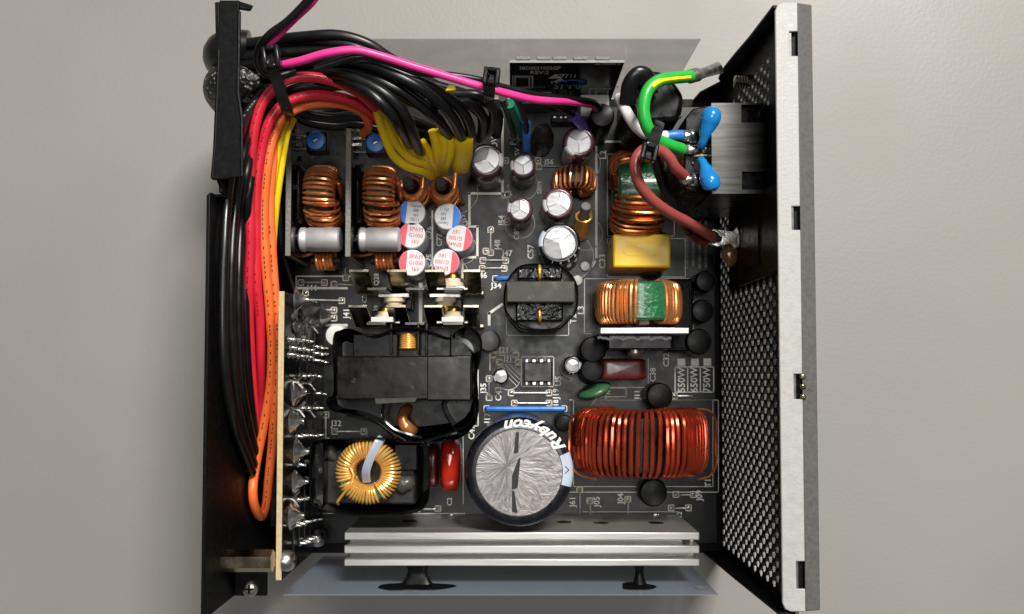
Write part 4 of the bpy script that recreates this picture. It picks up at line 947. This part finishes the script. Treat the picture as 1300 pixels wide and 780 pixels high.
q = onb(727, 105); mb = MB(); F_ = FB(q); pp = [F_ @ V(4.2*cos(k*pi/16), 2.6*sin(k*pi/16), .05) for k in range(32)]; mb.tube(pp, .3, 6, closed=True); mb.build('blue_stamp', 'ink_navy', db)
mb = MB(); rnd = random.Random(3)
for px in (664, 690, 710, 736, 764): q = at_y(px, 77, YD+1.5); mb.box((q.x, YD+1.2, zt-1), (4, 1.0, 3))
mb.build('chip_part', 'fr4_dark', db, bevel=.2)
mb = MB(); mb.span((onb(662, 130).x, YD-.5, onb(662, 141).z), (onb(698, 130).x, YD-.05, onb(698, 130).z)); mb.build('paper_label', 'silk_dim', db)
mb = MB(); mb.span((onb(670, 120).x, YD-.4, onb(670, 121).z), (onb(700, 118).x, YD-.05, onb(700, 117).z)); mb.build('paper_label', 'silk_dim', db)
a = at(748, 147, 26); MB().span((a.x-3, YD-7, ZB), (a.x+6, YD-.1, 30)).build('plug_housing', 'nylon', db, bevel=.3)
mb = MB()
for px in (704, 712, 718, 724): q = at(px, 150, 16); mb.tube([V(q.x, q.y, ZB), V(q.x, q.y, 17)], .4, 8)
mb.build('header_pin', 'tin', db); a = at(700, 146, 15); b = at(735, 156, 15); MB().span((a.x, b.y, ZB), (b.x, a.y, 15)).build('pin_header', 'black_plastic', db, bevel=.3)

# ================================================================ MODULAR OUTPUT BOARD ALONG THE SIDE WALL
zt = 65; a = at(361, 370, zt); b = at(350, 737, zt); XM = (a.x+b.x)/2
mo = thing('socket_circuit_board', 'tall upright board with pale edge and big solder domes', 'circuit board', (XM, (a.y+b.y)/2, 3))
MB().span((XM-.8, b.y, 3), (XM+.78, a.y, zt)).build('board_sheet', 'fr4', mo, bevel=.1)
MB().span((XM+.8, b.y+.1, 3.2), (XM+.95, a.y-.1, zt-.1)).build('solder_mask', 'pcb_black', mo)
MB().span((XM-9, b.y+10, 8), (XM-.82, a.y-4, 40)).build('socket_block', 'black_plastic', mo, bevel=.5)
FX = XM+.95
def onm(px, py): return at_x(px, py, FX)
for px, py, r in ((372, 381, 3.0), (405, 402, 3.4), (370, 498, 3.6), (366, 535, 3.2), (372, 574, 3.5), (370, 612, 3.0), (366, 655, 3.6)):
    q = onm(px+4, py); M = frame(q, (1, 0, 0))
    d_ = MB().lathe([(r*1.15, 0), (r*1.08, .3), (r*.8, .9), (r*.5, 1.9), (r*.28, 2.8), (r*.2, 3.6), (0, 3.8)], 22, M).build('solder_dome', 'solder', mo)
pr_ = MB(); rnd = random.Random(5)
def pins(x0, y0, x1, y1, n):
    for k in range(n):
        f = k/(n-1); q = onm(x0+(x1-x0)*f, y0+(y1-y0)*f); M = frame(q, (1, rnd.uniform(-.1, .1), .05))
        pr_.lathe([(1.0, 0), (.8, .4), (.45, .9), (.38, 2.4), (0, 2.7)], 10, M)
for r_ in ((366, 431, 389, 434, 5), (366, 451, 389, 454, 5), (398, 441, 413, 443, 4), (398, 458, 413, 461, 4), (376, 554, 402, 553, 5), (378, 590, 388, 587, 2), (378, 613, 388, 608, 3), (372, 667, 400, 659, 5), (376, 635, 398, 630, 5), (380, 478, 400, 478, 4), (380, 518, 402, 518, 5), (380, 690, 396, 682, 4), (380, 574, 404, 573, 5), (368, 442, 390, 445, 5), (398, 449, 413, 451, 4), (400, 500, 412, 500, 3), (400, 570, 408, 568, 3)): pins(*r_)
pr_.build('solder_pins', 'solder', mo, kind='stuff')
def prong(px, py, s=1): 
    q = onm(px, py); mb = MB()
    for dy in (-1, 1): mb.tube([q, q+V(1.6, dy*.4, .4), q+V(3.2, dy*2.2*s, 1.2)], .4, 8)
    mb.build('bent_prong', 'tin', mo)
for px, py in ((372, 484), (388, 487), (374, 520), (388, 521), (366, 633), (392, 415)): prong(px, py)
mb = MB()
for k in range(6):
    q0 = onm(372+k*7, 700-k*6); q1 = onm(372+k*7, 610+k*4)
    mb.span((FX, q0.y, q0.z-.5), (FX+.3, q1.y, q0.z+.5))
for k in range(3):
    q0 = onm(380+k*9, 545); q1 = onm(380+k*9, 400+k*12); mb.span((FX, q0.y, q0.z-.8), (FX+.2, q1.y, q0.z+.8))
mb.build('tinned_trace', 'ferrite', mo, bevel=.1)
mb = MB(); rnd = random.Random(8)
for k in range(16): q = onm(rnd.uniform(372, 398), rnd.uniform(395, 425)); mb.blob((FX+.1, q.y, q.z), .8, rnd.uniform(1, 2.4), rnd.uniform(1, 2.6), 12, 8, .3, k)
mb.build('solder_splash', 'glue_grey', mo)
for px, py, lab in ((358, 712, 'large silver screw fixing the tall upright board near its corner'), (398, 683, 'silver screw fixing the tall upright board close to the base')):
    q = onm(px+2, py); screw((FX, q.y, q.z), (1, 0, 0), 2.9, lab, 3.2)
q = onm(355, 712); st = thing('hex_standoff', 'brass hex standoff between side wall and tall upright board', 'standoff', (XL, q.y, q.z-3))
MB().lathe([(3.0, 0), (3.0, XM-.85-XL)], 6, frame((XL, q.y, q.z), (1, 0, 0))).build('hex_bar', 'steel_dark', st, ang=20)

# ================================================================ INLET, SWITCH, Y CAPACITORS
zi = 62; a = at(903, 131, zi); b = at(903, 246, zi); yi0, yi1 = b.y, a.y; xi = a.x
inl = thing('mains_inlet', 'brushed metal mains inlet housing with two square openings on the end panel', 'mains inlet', ((xi+XR)/2, (yi0+yi1)/2, 20))
def plate_with_holes():
    mb = MB(); x0, x1 = xi, XR-.5
    h1 = (at(945, 133, zi).y, at(945, 156, zi).y); h2 = (at(945, 218, zi).y, at(945, 241, zi).y); hx0, hx1 = at(941, 145, zi).x, at(984, 145, zi).x
    th = .8
    cuts = [(yi1, h1[0], x0, x1), (h1[0], h1[1], x0, hx0), (h1[0], h1[1], hx1, x1), (h1[1], h2[0], x0, x1), (h2[0], h2[1], x0, hx0), (h2[0], h2[1], hx1, x1), (h2[1], yi0, x0, x1)]
    for ya, yb2, xa_, xb_ in cuts:
        if xb_-xa_ > .02: mb.span((xa_, yb2, zi-th), (xb_, ya, zi))
    return mb
plate_with_holes().build('metal_top', 'steel', inl)
MB().span((xi+.2, yi0+.3, 20), (XR-.5, yi1-.3, zi-2.2)).build('housing', 'black_plastic', inl, bevel=.4)
MB().span((xi, yi0, 40), (XR-.5, yi0+.25, zi-.8)).build('metal_side', 'steel', inl); MB().span((xi, yi1-.25, 40), (XR-.5, yi1, zi-.8)).build('metal_side', 'steel', inl)
pts = [(870, 150), (880, 138), (912, 132), (916, 142), (916, 160), (905, 174), (903, 200), (913, 205), (916, 225), (913, 238), (898, 250), (868, 240)]
q = [at(*k, 54) for k in pts]; MB().prism([(k.x, k.y) for k in q], 22, 54).build('terminal_block', 'black_plastic', inl, bevel=.4)
for px, py, px2 in ((862, 172, 886), (868, 190, 903), (862, 227, 890)):
    g = at(px, py, 56); g2 = at(px2, py-2, 56)
    MB().span((g.x+3, g.y-1.8, 53.5), (g2.x, g.y+1.8, 54.6)).build('terminal_lug', 'tin', inl, bevel=.25)
    mb = MB(); mb.blob((g.x+2.5, g.y, 55.2), 3.0, 1.6, 1.4, 16, 10, .25, px); mb.blob((g2.x-1.5, g.y+.3, 55.0), 1.9, 1.7, 1.5, 14, 9, .25, px+1); mb.build('solder_fillet', 'solder', inl)
g = at(853, 146, 56); MB().blob((g.x, g.y, 54.6), 2.6, 1.4, 1, 14, 8, .4, 9).build('solder_fillet', 'solder', inl)
for (p0, p1, lab, sd) in (((903, 148), (893, 178), 'blue dipped disc capacitor above the green wire end', 1), ((902, 232), (893, 208), 'blue dipped disc capacitor below the green wire end', 2)):
    a = at(*p0, 62); b = at(*p1, 60); o = thing('disc_capacitor', lab, 'capacitor', (a.x, a.y, 54))
    d = (b-a); path = cr([a-d*.28+V(0, 0, -1.2), a, a+d*.35, b+d*.0, b+d*.22+V(0, 0, -1.5)], 7); n = len(path)
    rs = [max(.15, 2.75*(1-((i/(n-1)-.30)/.46)**2)**.5 if abs(i/(n-1)-.30) < .40 else 1.25) for i in range(n)]; rs[0] = .4; rs[1] = 1.6; rs[-1] = .5
    rs = [rs[0]]+[(rs[i-1]+rs[i]*2+rs[i+1])/4 for i in range(1, n-1)]+[rs[-1]]
    MB().tube(path, rs, 18).build('body', 'blue_epoxy', o)
    MB().tube(cr([path[-1], path[-1]+d*.15+V(-1, 0, -3), V(b.x-2, b.y+d.y*.2, 54.5)], 5), .3, 8).build('lead', 'tin', o)
sw_a = at_x(939, 266, XR-1.5); sw_b = at_x(939, 364, XR-1.5)
sw = thing('power_switch', 'flat black rocker switch back mounted in the end panel', 'switch', (XR-1.5, (sw_a.y+sw_b.y)/2, sw_a.z))
MB().span((XR-2.2, sw_b.y, sw_a.z), (XR-.5, sw_a.y, 78)).build('frame', 'case_black', sw, bevel=.3)
MB().span((XR-2.6, sw_b.y+4, sw_a.z+4), (XR-2.1, sw_a.y-4, 60)).build('switch_body', 'case_black', sw, bevel=.2)
g = at(918, 302, 38)
lug = MB().prism([(k.x, k.y) for k in (at(897, 297, 38), at(905, 290, 38), at(930, 293, 38), at(936, 286, 38), at(939, 294, 38), at(936, 304, 38), at(939, 314, 38), at(933, 316, 38), at(928, 310, 38), at(912, 314, 38), at(898, 310, 38))], 37, 38).build('terminal_lug', 'solder', sw, bevel=.3)
MB().span((at(930, 300, 37.5).x, g.y-3, 36.5), (XR-2, g.y+2, 37.6)).build('terminal_blade', 'tin', sw, bevel=.2)
MB().blob((g.x-4, g.y, 38), 3.2, 2.3, 1.3, 16, 9, .3, 3).build('solder_fillet', 'solder', sw)
g2 = at(928, 322, 36); MB().blob((g2.x, g2.y, 35), 3, 3.4, 1.2, 14, 8, .3, 6).build('flux_residue', 'flux', sw)

# ferrite bead wrapped in shrink tube
a = at(838, 128, 52); o = thing('ferrite_bead', 'fat black shrink wrapped ferrite bead beside the green wire', 'ferrite bead', (a.x, a.y, ZB))
pts = outline([(798, 108), (805, 94), (822, 88), (845, 92), (864, 112), (869, 128), (863, 152), (845, 156), (815, 156), (800, 140)], 56, 5)
MB().prism(pts, ZB+14, 56, top=.97).build('shrink_tube', 'black_plastic', o, bevel=1.6, segs=4)
MB().tube(cr([at(797, 132, 57), at(800, 108, 60), at(811, 95, 61), at(822, 100, 60), at(826, 120, 58)], 6), 2.4, 12, flat=.5).build('shrink_fold', 'w_black', o)
MB().prism([(k[0], k[1]) for k in outline([(805, 106), (815, 108), (815, 120), (806, 120)], 56, 2)], ZB, ZB+15).build('lead_stub', 'black_plastic', o)

# ================================================================ WIRES
def wire(pts, r, m, label, cat='wire', group=None, n=10, name='wire', stripe=None):
    Q = []
    for px, py, z in pts:
        while px < 400 and py > 112 and at(px, py, z).x < (XL if py > 240 else -74.6)+r+.6 and z < 82: z += .5
        Q.append(at(px, py, z))
    path = cr(Q, n); o = MB().tube(path, r, 12).build(name, m); tag(o, label, cat, group); return o, path
def dashes(o, path, r, m, sd, s0=.1, s1=.8):
    """small dark print along the camera-up side of a wire"""
    mb = MB(); rnd = random.Random(sd); k = len(path); i = int(k*s0)
    while i < int(k*s1)-2:
        a, b = path[i], path[i+1]; d = (b-a).normalized(); c = (a+b)/2; side = V(0, 0, 1).cross(d)
        if side.length > .2:
            side.normalize(); up_ = d.cross(side); mb.box((0, 0, 0), (min((b-a).length*.6, 1.1), .32, .05), frame(c+up_*r*1.0, up_, d))
        i += rnd.choice((1, 1, 2, 3))
    if mb.v: mb.build('printed_text', m, o, smooth=False, kind='stuff')
# black wires down the left side
LB = 'black wires running down beside the side wall'
for k, (x, pts) in enumerate(((0, [(335, 118, 64), (312, 150, 62), (298, 195, 58), (289, 250, 54), (285, 310, 50), (283, 380, 46), (284, 450, 42), (289, 500, 38), (299, 545, 33), (312, 580, 27), (320, 600, 22)]),
                           (1, [(350, 112, 60), (322, 150, 58), (308, 200, 54), (299, 260, 50), (294, 330, 46), (293, 400, 43), (296, 460, 40), (302, 520, 35), (312, 560, 29), (322, 590, 22)]),
                           (2, [(360, 120, 57), (326, 165, 54), (313, 220, 50), (306, 280, 46), (303, 350, 43), (303, 430, 40), (308, 500, 36), (318, 550, 30), (328, 590, 22)]),
                           (3, [(362, 132, 52), (330, 175, 48), (316, 240, 45), (311, 310, 42), (311, 400, 38), (315, 480, 34), (322, 540, 28), (332, 580, 20)]))):
    o, path = wire(pts, 1.32, 'w_black', ['outermost black wire running along the side wall', 'second black wire from the side wall, under the outermost one', 'third black wire from the side wall, partly hidden', 'black wire pressed against the red wires'][k], group=LB)
    if k == 0: dashes(o, path, 1.32, 'ferrite_grey', 2, .05, .22)
# reds
o, path = wire([(478, 138, 58), (455, 118, 63), (425, 104, 66), (392, 98, 68), (362, 103, 69), (338, 124, 68), (325, 155, 67), (319, 200, 65), (317, 260, 62), (318, 310, 60), (316, 350, 58), (316, 400, 55), (318, 450, 50), (321, 500, 44), (326, 545, 36)], 1.42, 'w_red', 'outer red wire arching under the cable tie and down beside the black wires'); dashes(o, path, 1.42, 'ink_dark', 3)
o, path = wire([(493, 184, 34), (489, 168, 42), (478, 150, 50), (458, 133, 56), (428, 123, 60), (394, 121, 63), (362, 131, 64), (342, 155, 64), (331, 195, 62), (325, 250, 60), (325, 310, 57), (326, 360, 55), (330, 410, 51), (331, 460, 46), (331, 510, 40), (330, 550, 34)], 1.42, 'w_red', 'inner red wire ending beside the blue trimmer'); dashes(o, path, 1.42, 'ink_dark', 4)
o, path = wire([(478, 140, 55), (450, 112, 60), (420, 110, 62), (390, 110, 63), (365, 117, 63), (345, 140, 60), (335, 165, 56)], 1.3, 'w_black', 'black wire lying between the two red arches')
# orange
o, path = wire([(461, 170, 36), (468, 160, 42), (461, 144, 49), (440, 134, 54), (412, 131, 58), (385, 135, 60), (362, 148, 61), (347, 175, 60), (339, 215, 59), (335, 270, 57), (337, 330, 55), (342, 390, 52), (345, 440, 49), (343, 490, 47), (334, 545, 45), (325, 590, 44), (321, 620, 42), (323, 642, 40), (331, 656, 36), (338, 648, 28)], 1.36, 'w_orange', 'orange wire with a curled end by the trimmer, making the outer hanging loop'); dashes(o, path, 1.36, 'ink_dark', 5, .25, .8)
o, path = wire([(372, 140, 57), (356, 160, 57), (348, 195, 56), (343, 250, 55), (345, 310, 53), (349, 370, 51), (353, 420, 49), (352, 470, 47), (349, 520, 46), (345, 570, 44), (341, 610, 42), (338, 640, 39), (333, 655, 34)], 1.36, 'w_orange', 'orange wire lying closest to the tall upright board'); dashes(o, path, 1.36, 'ink_dark', 6, .3, .95)
# yellow pair
wire([(367, 143, 58), (358, 165, 57), (350, 205, 55), (343, 255, 53), (340, 300, 50), (342, 350, 44)], 1.25, 'w_yellow', 'yellow wire emerging beside the orange wires, outer of two', group='yellow wires by the orange ones')
wire([(372, 150, 54), (363, 172, 54), (356, 215, 52), (350, 260, 50), (346, 310, 47), (347, 355, 42)], 1.25, 'w_yellow', 'yellow wire running close along the first upright module', group='yellow wires by the orange ones')
wire([(348, 215, 44), (352, 270, 40), (356, 310, 36), (362, 340, 28), (372, 372, 14)], 1.2, 'w_black', 'black wire dipping under the yellow wires to the main board')
# big black harness
HB = 'black wires of the thick harness'
hz = [([(292, 58, 56), (300, 58, 60), (340, 52, 63), (385, 47, 66), (428, 45, 67), (465, 55, 66), (495, 74, 63), (530, 95, 58), (570, 118, 52), (605, 140, 44), (628, 168, 32)], 'topmost black harness wire arching furthest over the clear sheet'),
      ([(292, 66, 54), (310, 64, 58), (360, 58, 62), (410, 54, 65), (450, 60, 66), (490, 80, 64), (540, 104, 60), (585, 118, 56), (615, 128, 50), (632, 146, 42), (630, 172, 32)], 'black harness wire curling into the tight loop by the printed OVA'),
      ([(292, 74, 55), (310, 72, 60), (360, 68, 64), (410, 66, 66), (455, 72, 68), (505, 92, 68), (550, 112, 66), (582, 135, 60), (596, 160, 50), (598, 186, 38)], 'black harness wire ending in the yellow sleeve, inner side'),
      ([(292, 82, 55), (320, 82, 61), (370, 80, 65), (420, 77, 68), (465, 82, 70), (515, 102, 70), (552, 125, 66), (575, 150, 58), (585, 172, 48), (588, 188, 38)], 'black harness wire ending in the yellow sleeve, outer side'),
      ([(292, 88, 50), (320, 90, 56), (375, 88, 62), (420, 88, 66), (460, 95, 68), (500, 112, 68), (535, 135, 64), (558, 155, 57), (570, 172, 48), (577, 186, 38)], 'black harness wire running just left of the yellow sleeve'),
      ([(330, 96, 58), (380, 92, 63), (425, 94, 68), (460, 104, 70), (492, 122, 70), (515, 148, 66), (525, 172, 58), (533, 192, 46), (541, 188, 36)], 'black harness wire with its bright bend over the yellow wires'),
      ([(335, 100, 56), (390, 97, 62), (430, 101, 67), (462, 114, 70), (485, 132, 70), (502, 152, 66), (512, 170, 58), (520, 184, 48)], 'lowest black harness wire bending down beside the yellow wires'),
      ([(380, 84, 60), (430, 84, 64), (480, 96, 66), (520, 118, 64), (548, 142, 60), (562, 160, 54), (564, 178, 42)], 'black harness wire diving between the yellow wire tips'),
      ([(400, 74, 62), (450, 78, 64), (500, 96, 62), (545, 118, 58), (580, 120, 58), (608, 122, 58), (626, 138, 54), (624, 162, 44), (608, 176, 34)], 'black harness wire of the round loop below the white tie head'),
      ([(440, 92, 62), (490, 112, 62), (530, 132, 60), (565, 132, 60), (596, 132, 58), (612, 148, 52), (612, 170, 40)], 'black harness wire forming the inside of the round loop')]
hz[8] = (hz[8][0], 'black harness wire of the round loop beside the second cable tie')
for pts, lab in hz: wire(pts, 1.55, 'w_black', lab, group=HB)
# thin pink and black fan leads
o, path = wire([(352, 84, 72), (380, 78, 74), (415, 68, 76), (450, 64, 76), (482, 71, 75), (520, 83, 73), (560, 95, 71), (600, 107, 69), (640, 118, 66), (680, 127, 60), (720, 129, 52), (750, 133, 40), (757, 138, 34)], 1.12, 'w_pink', 'pink wire running over the black harness to the dark plug')
wire([(400, 88, 73), (450, 73, 74), (485, 77, 73), (530, 92, 71), (575, 96, 69), (610, 102, 67), (640, 111, 64), (690, 122, 58), (725, 126, 51), (752, 130, 42), (762, 138, 34)], .95, 'w_black', 'thin black wire running alongside the pink wire')
o, path = wire([(414, -25, 84), (397, 2, 82), (374, 24, 80), (352, 46, 78), (338, 62, 76), (340, 80, 72)], 1.0, 'w_pink', 'pink wire rising away from the first cable tie')
o, path = wire([(408, -25, 86), (391, 0, 84), (366, 26, 82), (342, 44, 80), (329, 62, 77), (327, 80, 75), (336, 94, 73), (352, 97, 72), (375, 90, 71)], 1.0, 'w_black', 'thin black wire looping round the first cable tie')
# yellow output wires
YG = 'yellow output wires at the ring coils'
for pts, lab in (([(474, 124, 60), (480, 145, 56), (488, 172, 50), (499, 197, 44), (516, 211, 40), (536, 217, 36), (548, 224, 28)], 'outermost yellow output wire sweeping round the blue trimmer'),
                 ([(483, 136, 56), (494, 160, 52), (505, 184, 46), (521, 201, 42), (540, 208, 38), (552, 220, 28)], 'second yellow output wire, inside the outermost sweep'),
                 ([(492, 150, 50), (506, 172, 46), (524, 190, 44), (542, 200, 40), (556, 218, 28)], 'third yellow output wire coming from under the black bends'),
                 ([(549, 166, 50), (553, 182, 47), (555, 200, 42), (556, 218, 28)], 'straight yellow output wire beside the copper coloured lead'),
                 ([(560, 163, 50), (564, 182, 47), (563, 200, 42), (559, 218, 28)], 'straight yellow output wire in the middle of the group'),
                 ([(571, 170, 48), (572, 188, 45), (569, 204, 40), (563, 218, 28)], 'straight yellow output wire next to the wide yellow sleeve'),
                 ([(535, 180, 46), (546, 196, 42), (552, 210, 36), (555, 220, 28)], 'short yellow output wire under the other yellow wires')):
    wire(pts, 1.35, 'w_yellow', lab, group=YG)
tag(MB().tube(cr([at(588, 176, 46), at(588, 190, 42), at(585, 212, 32), at(584, 216, 24)], 5), [3.1, 3.1, 3.1, 3.0, 3.0, 3.0, 3.0, 2.9, 2.9, 2.9, 2.9, 2.8, 2.6, 2.4, 2.2, 2.0], 18, flat=.6).build('shrink_sleeve', 'w_yellow'), 'wide flat yellow shrink sleeve holding black wire ends', 'sleeve')
a = at(570, 113, 68); MB_ = MB().prism([(k.x, k.y) for k in (at(565, 116, 68), at(569, 108, 68), at(578, 107.5, 68), at(579, 115, 68))], 66.5, 68.4); tag(MB_.build('tape_tip', 'w_yellow', bevel=.3), 'small yellow tip sticking out of the black harness', 'tape')
# sense wires near the upright board
wire([(655, 122, 58), (662, 140, 50), (668, 158, 42), (668, 172, 36)], .9, 'w_black', 'thin black wire dropping into the blue sleeve')
o, path = wire([(668, 155, 40), (668, 172, 36), (668, 190, 28), (668, 198, 20)], 1.35, 'w_blue', 'blue sleeved wire end standing behind a slim brown capacitor')
wire([(647, 132, 50), (655, 148, 42), (661, 164, 30), (664, 172, 18)], 1.5, 'w_teal', 'dark green sleeved wire end beside the blue one')
wire([(638, 124, 54), (645, 142, 44), (650, 162, 28), (652, 172, 14)], 1.2, 'glue_grey', 'smoky grey sleeved wire end beside the dark green one')
wire([(695, 128, 52), (712, 138, 46), (728, 147, 40), (736, 154, 34)], .9, 'w_black', 'thin black wire leading to the violet sleeve')
wire([(726, 146, 40), (736, 156, 34), (744, 168, 24), (746, 174, 18)], 1.6, 'w_violet', 'violet sleeved wire end behind a brown capacitor')
# mains wires
o, path = wire([(877, 97, 60), (866, 98, 62), (856, 99, 64), (836, 103, 67), (822, 116, 68), (817, 138, 68), (821, 160, 67), (832, 176, 64), (848, 184, 61), (866, 190, 57)], 1.75, 'w_green', 'thick green earth wire bending round the ferrite bead')
k = len(path); st_ = [p + V(0, -.55, 1.45) for p in path[2:38]]
MB().tube(st_, [.1]+[.75]*(len(st_)-2)+[.1], 8, flat=.8).build('yellow_stripe', 'w_yellow', o)
wire([(786, 124, 52), (793, 138, 56), (804, 156, 58), (816, 168, 58), (832, 174, 58), (846, 173, 57)], 1.6, 'w_white', 'white mains wire passing behind the green wire')
wire([(842, 174, 57), (856, 172, 57), (866, 172, 56.5)], 1.5, 'w_blue', 'blue taped wire end at the upper inlet terminal')
wire([(868, 223, 57), (858, 214, 60), (849, 200, 62), (838, 191, 63), (824, 188, 64), (811, 196, 65), (806, 212, 66), (812, 234, 65), (828, 254, 62), (850, 270, 58), (876, 284, 52), (903, 300, 42)], 1.6, 'w_brown', 'brown mains wire looping from inlet terminal to switch lug')
wire([(822, 178, 58), (830, 196, 58), (836, 218, 56), (846, 244, 52), (860, 272, 47), (876, 294, 42), (896, 308, 39)], 1.5, 'w_black', 'black mains wire running under the brown one')
wire([(876, 294, 42.4), (886, 301, 40.5), (896, 308, 39.2)], 1.75, 'maroon', 'dark brown sleeve where the black mains wire is soldered', cat='sleeve', name='shrink_sleeve')
wire([(798, 126, 48), (806, 145, 50), (818, 165, 52), (826, 182, 54)], 1.4, 'w_black', 'black mains wire under the white one')
# earth lug
a, b, c_ = at(874, 98, 59), at(896, 92, 56), at(914, 86, 50); o = thing('ring_lug', 'crimped metal lug on the end of the green earth wire', 'lug', (b.x, b.y, 48))
MB().tube([a, a+(b-a)*.55], 2.0, 14, flat=.8).tube([a+(b-a)*.5, b, c_], [1.7, 1.5, 1.9], 12, flat=.45).build('barrel', 'tin', o)
# cable ties
def tie(head, strap, label, hw=4.4, hl=5.2, ang=0):
    p = at(*head); o = thing('cable_tie', label, 'cable tie', (p.x, p.y, p.z-3)); M = Matrix.Translation(p) @ Matrix.Rotation(radians(ang), 4, 'Z')
    mb = MB(); w, l, t_ = hw/2, hl/2, 1.2
    mb.box((-w+t_/2, 0, 0), (t_, hl, 3.4), M); mb.box((w-t_/2, 0, 0), (t_, hl, 3.4), M); mb.box((0, l-t_/2, 0), (hw-2*t_, t_, 3.4), M); mb.box((0, -l+t_/2, 0), (hw-2*t_, t_, 3.4), M); mb.box((0, 0, -.9), (hw-2*t_-.1, hl-2*t_-.1, 1.2), M)
    mb.build('head', 'zip_tie', o, bevel=.35)
    path = cr([at(*k) for k in strap], 8); mb = MB()
    up_ = V(0, 0, 1); vs = []; fs = []
    for i, q in enumerate(path):
        d = (path[min(i+1, len(path)-1)]-path[max(i-1, 0)]).normalized(); side = d.cross(up_); side = side.normalized() if side.length > .05 else V(1, 0, 0); nn = side.cross(d)
        for sx, sz in ((-1.55, 0), (1.55, 0), (1.55, 1.0), (-1.55, 1.0)): vs.append(q+side*sx+nn*sz)
    for i in range(len(path)-1):
        for j in range(4): fs.append([i*4+j, i*4+(j+1) % 4, i*4+4+(j+1) % 4, i*4+4+j])
    fs += [[3, 2, 1, 0], [len(vs)-4+j for j in range(4)]]
    mb.add(vs, fs); mb.build('strap', 'zip_tie', o, bevel=.15)
tie((345, 74, 77), [(344, 58, 66), (344, 66, 74), (346, 82, 76.5), (352, 102, 74), (359, 124, 71), (366, 142, 66), (368, 151, 60)], 'black cable tie binding the harness and red wires near the side wall', 4.6, 6.0, 8)
tie((624, 98, 76), [(622, 92, 66), (623, 98, 73), (622, 108, 74), (621, 120, 72), (621, 130, 64)], 'black cable tie with open square head holding the pink wire', 4.4, 4.6, -6)
tie((824, 194, 72), [(836, 158, 60), (834, 166, 66), (830, 178, 70), (826, 188, 71.5), (820, 198, 68)], 'black cable tie holding the green and brown mains wires', 4.4, 4.6, -14)
# braided sleeve leaving through the side wall
yy = at(300, 108, 53).y
q = [at(334, 106, 50), at(314, 107, 53), V(XL+3, yy, 56), V(XL-4, yy, 56), V(XL-7.5, yy-1, 50), V(XL-8, yy-2, 37), V(XL-8, yy-5, 20), V(XL-8, yy-20, 5), V(XL-8, 20, 3.6), V(XL-8, -40, 3.6)]
tag(MB().tube(cr(q, 6), 5.4, 20).build('braided_sleeve', 'braid'), 'black braided cable sleeve leaving through the side wall', 'cable sleeve')
q = [V(XL+2.6, yy+9, 58), V(XL-4, yy+9, 58), V(XL-7.5, yy+8, 52), V(XL-8, yy+8, 40), V(XL-7.5, yy+5, 26), V(XL-7.5, yy-14, 14.5), V(XL-7.5, 20, 13), V(XL-7.5, -40, 13)]
tag(MB().tube(cr(q, 6), 5.0, 16).build('cable_bundle', 'w_black'), 'smooth black cable bundle leaving through the side wall above the braided sleeve', 'cable')
for k, (pts, lab) in enumerate((([(345, 118, 48), (380, 142, 44), (420, 150, 42), (455, 148, 42), (500, 160, 40), (540, 170, 36), (560, 176, 30)], 'black wire in the shade behind the two blue trimmers'),
        ([(350, 126, 44), (385, 152, 38), (425, 160, 36), (460, 158, 36), (505, 172, 34), (548, 182, 30)], 'lower black wire in the shade behind the two blue trimmers'),
        ([(352, 134, 40), (390, 144, 34), (430, 140, 34), (470, 136, 38), (515, 150, 40), (560, 166, 34)], 'black wire crossing below the red and orange arches'))):
    wire(pts, 1.55, 'w_black', lab)
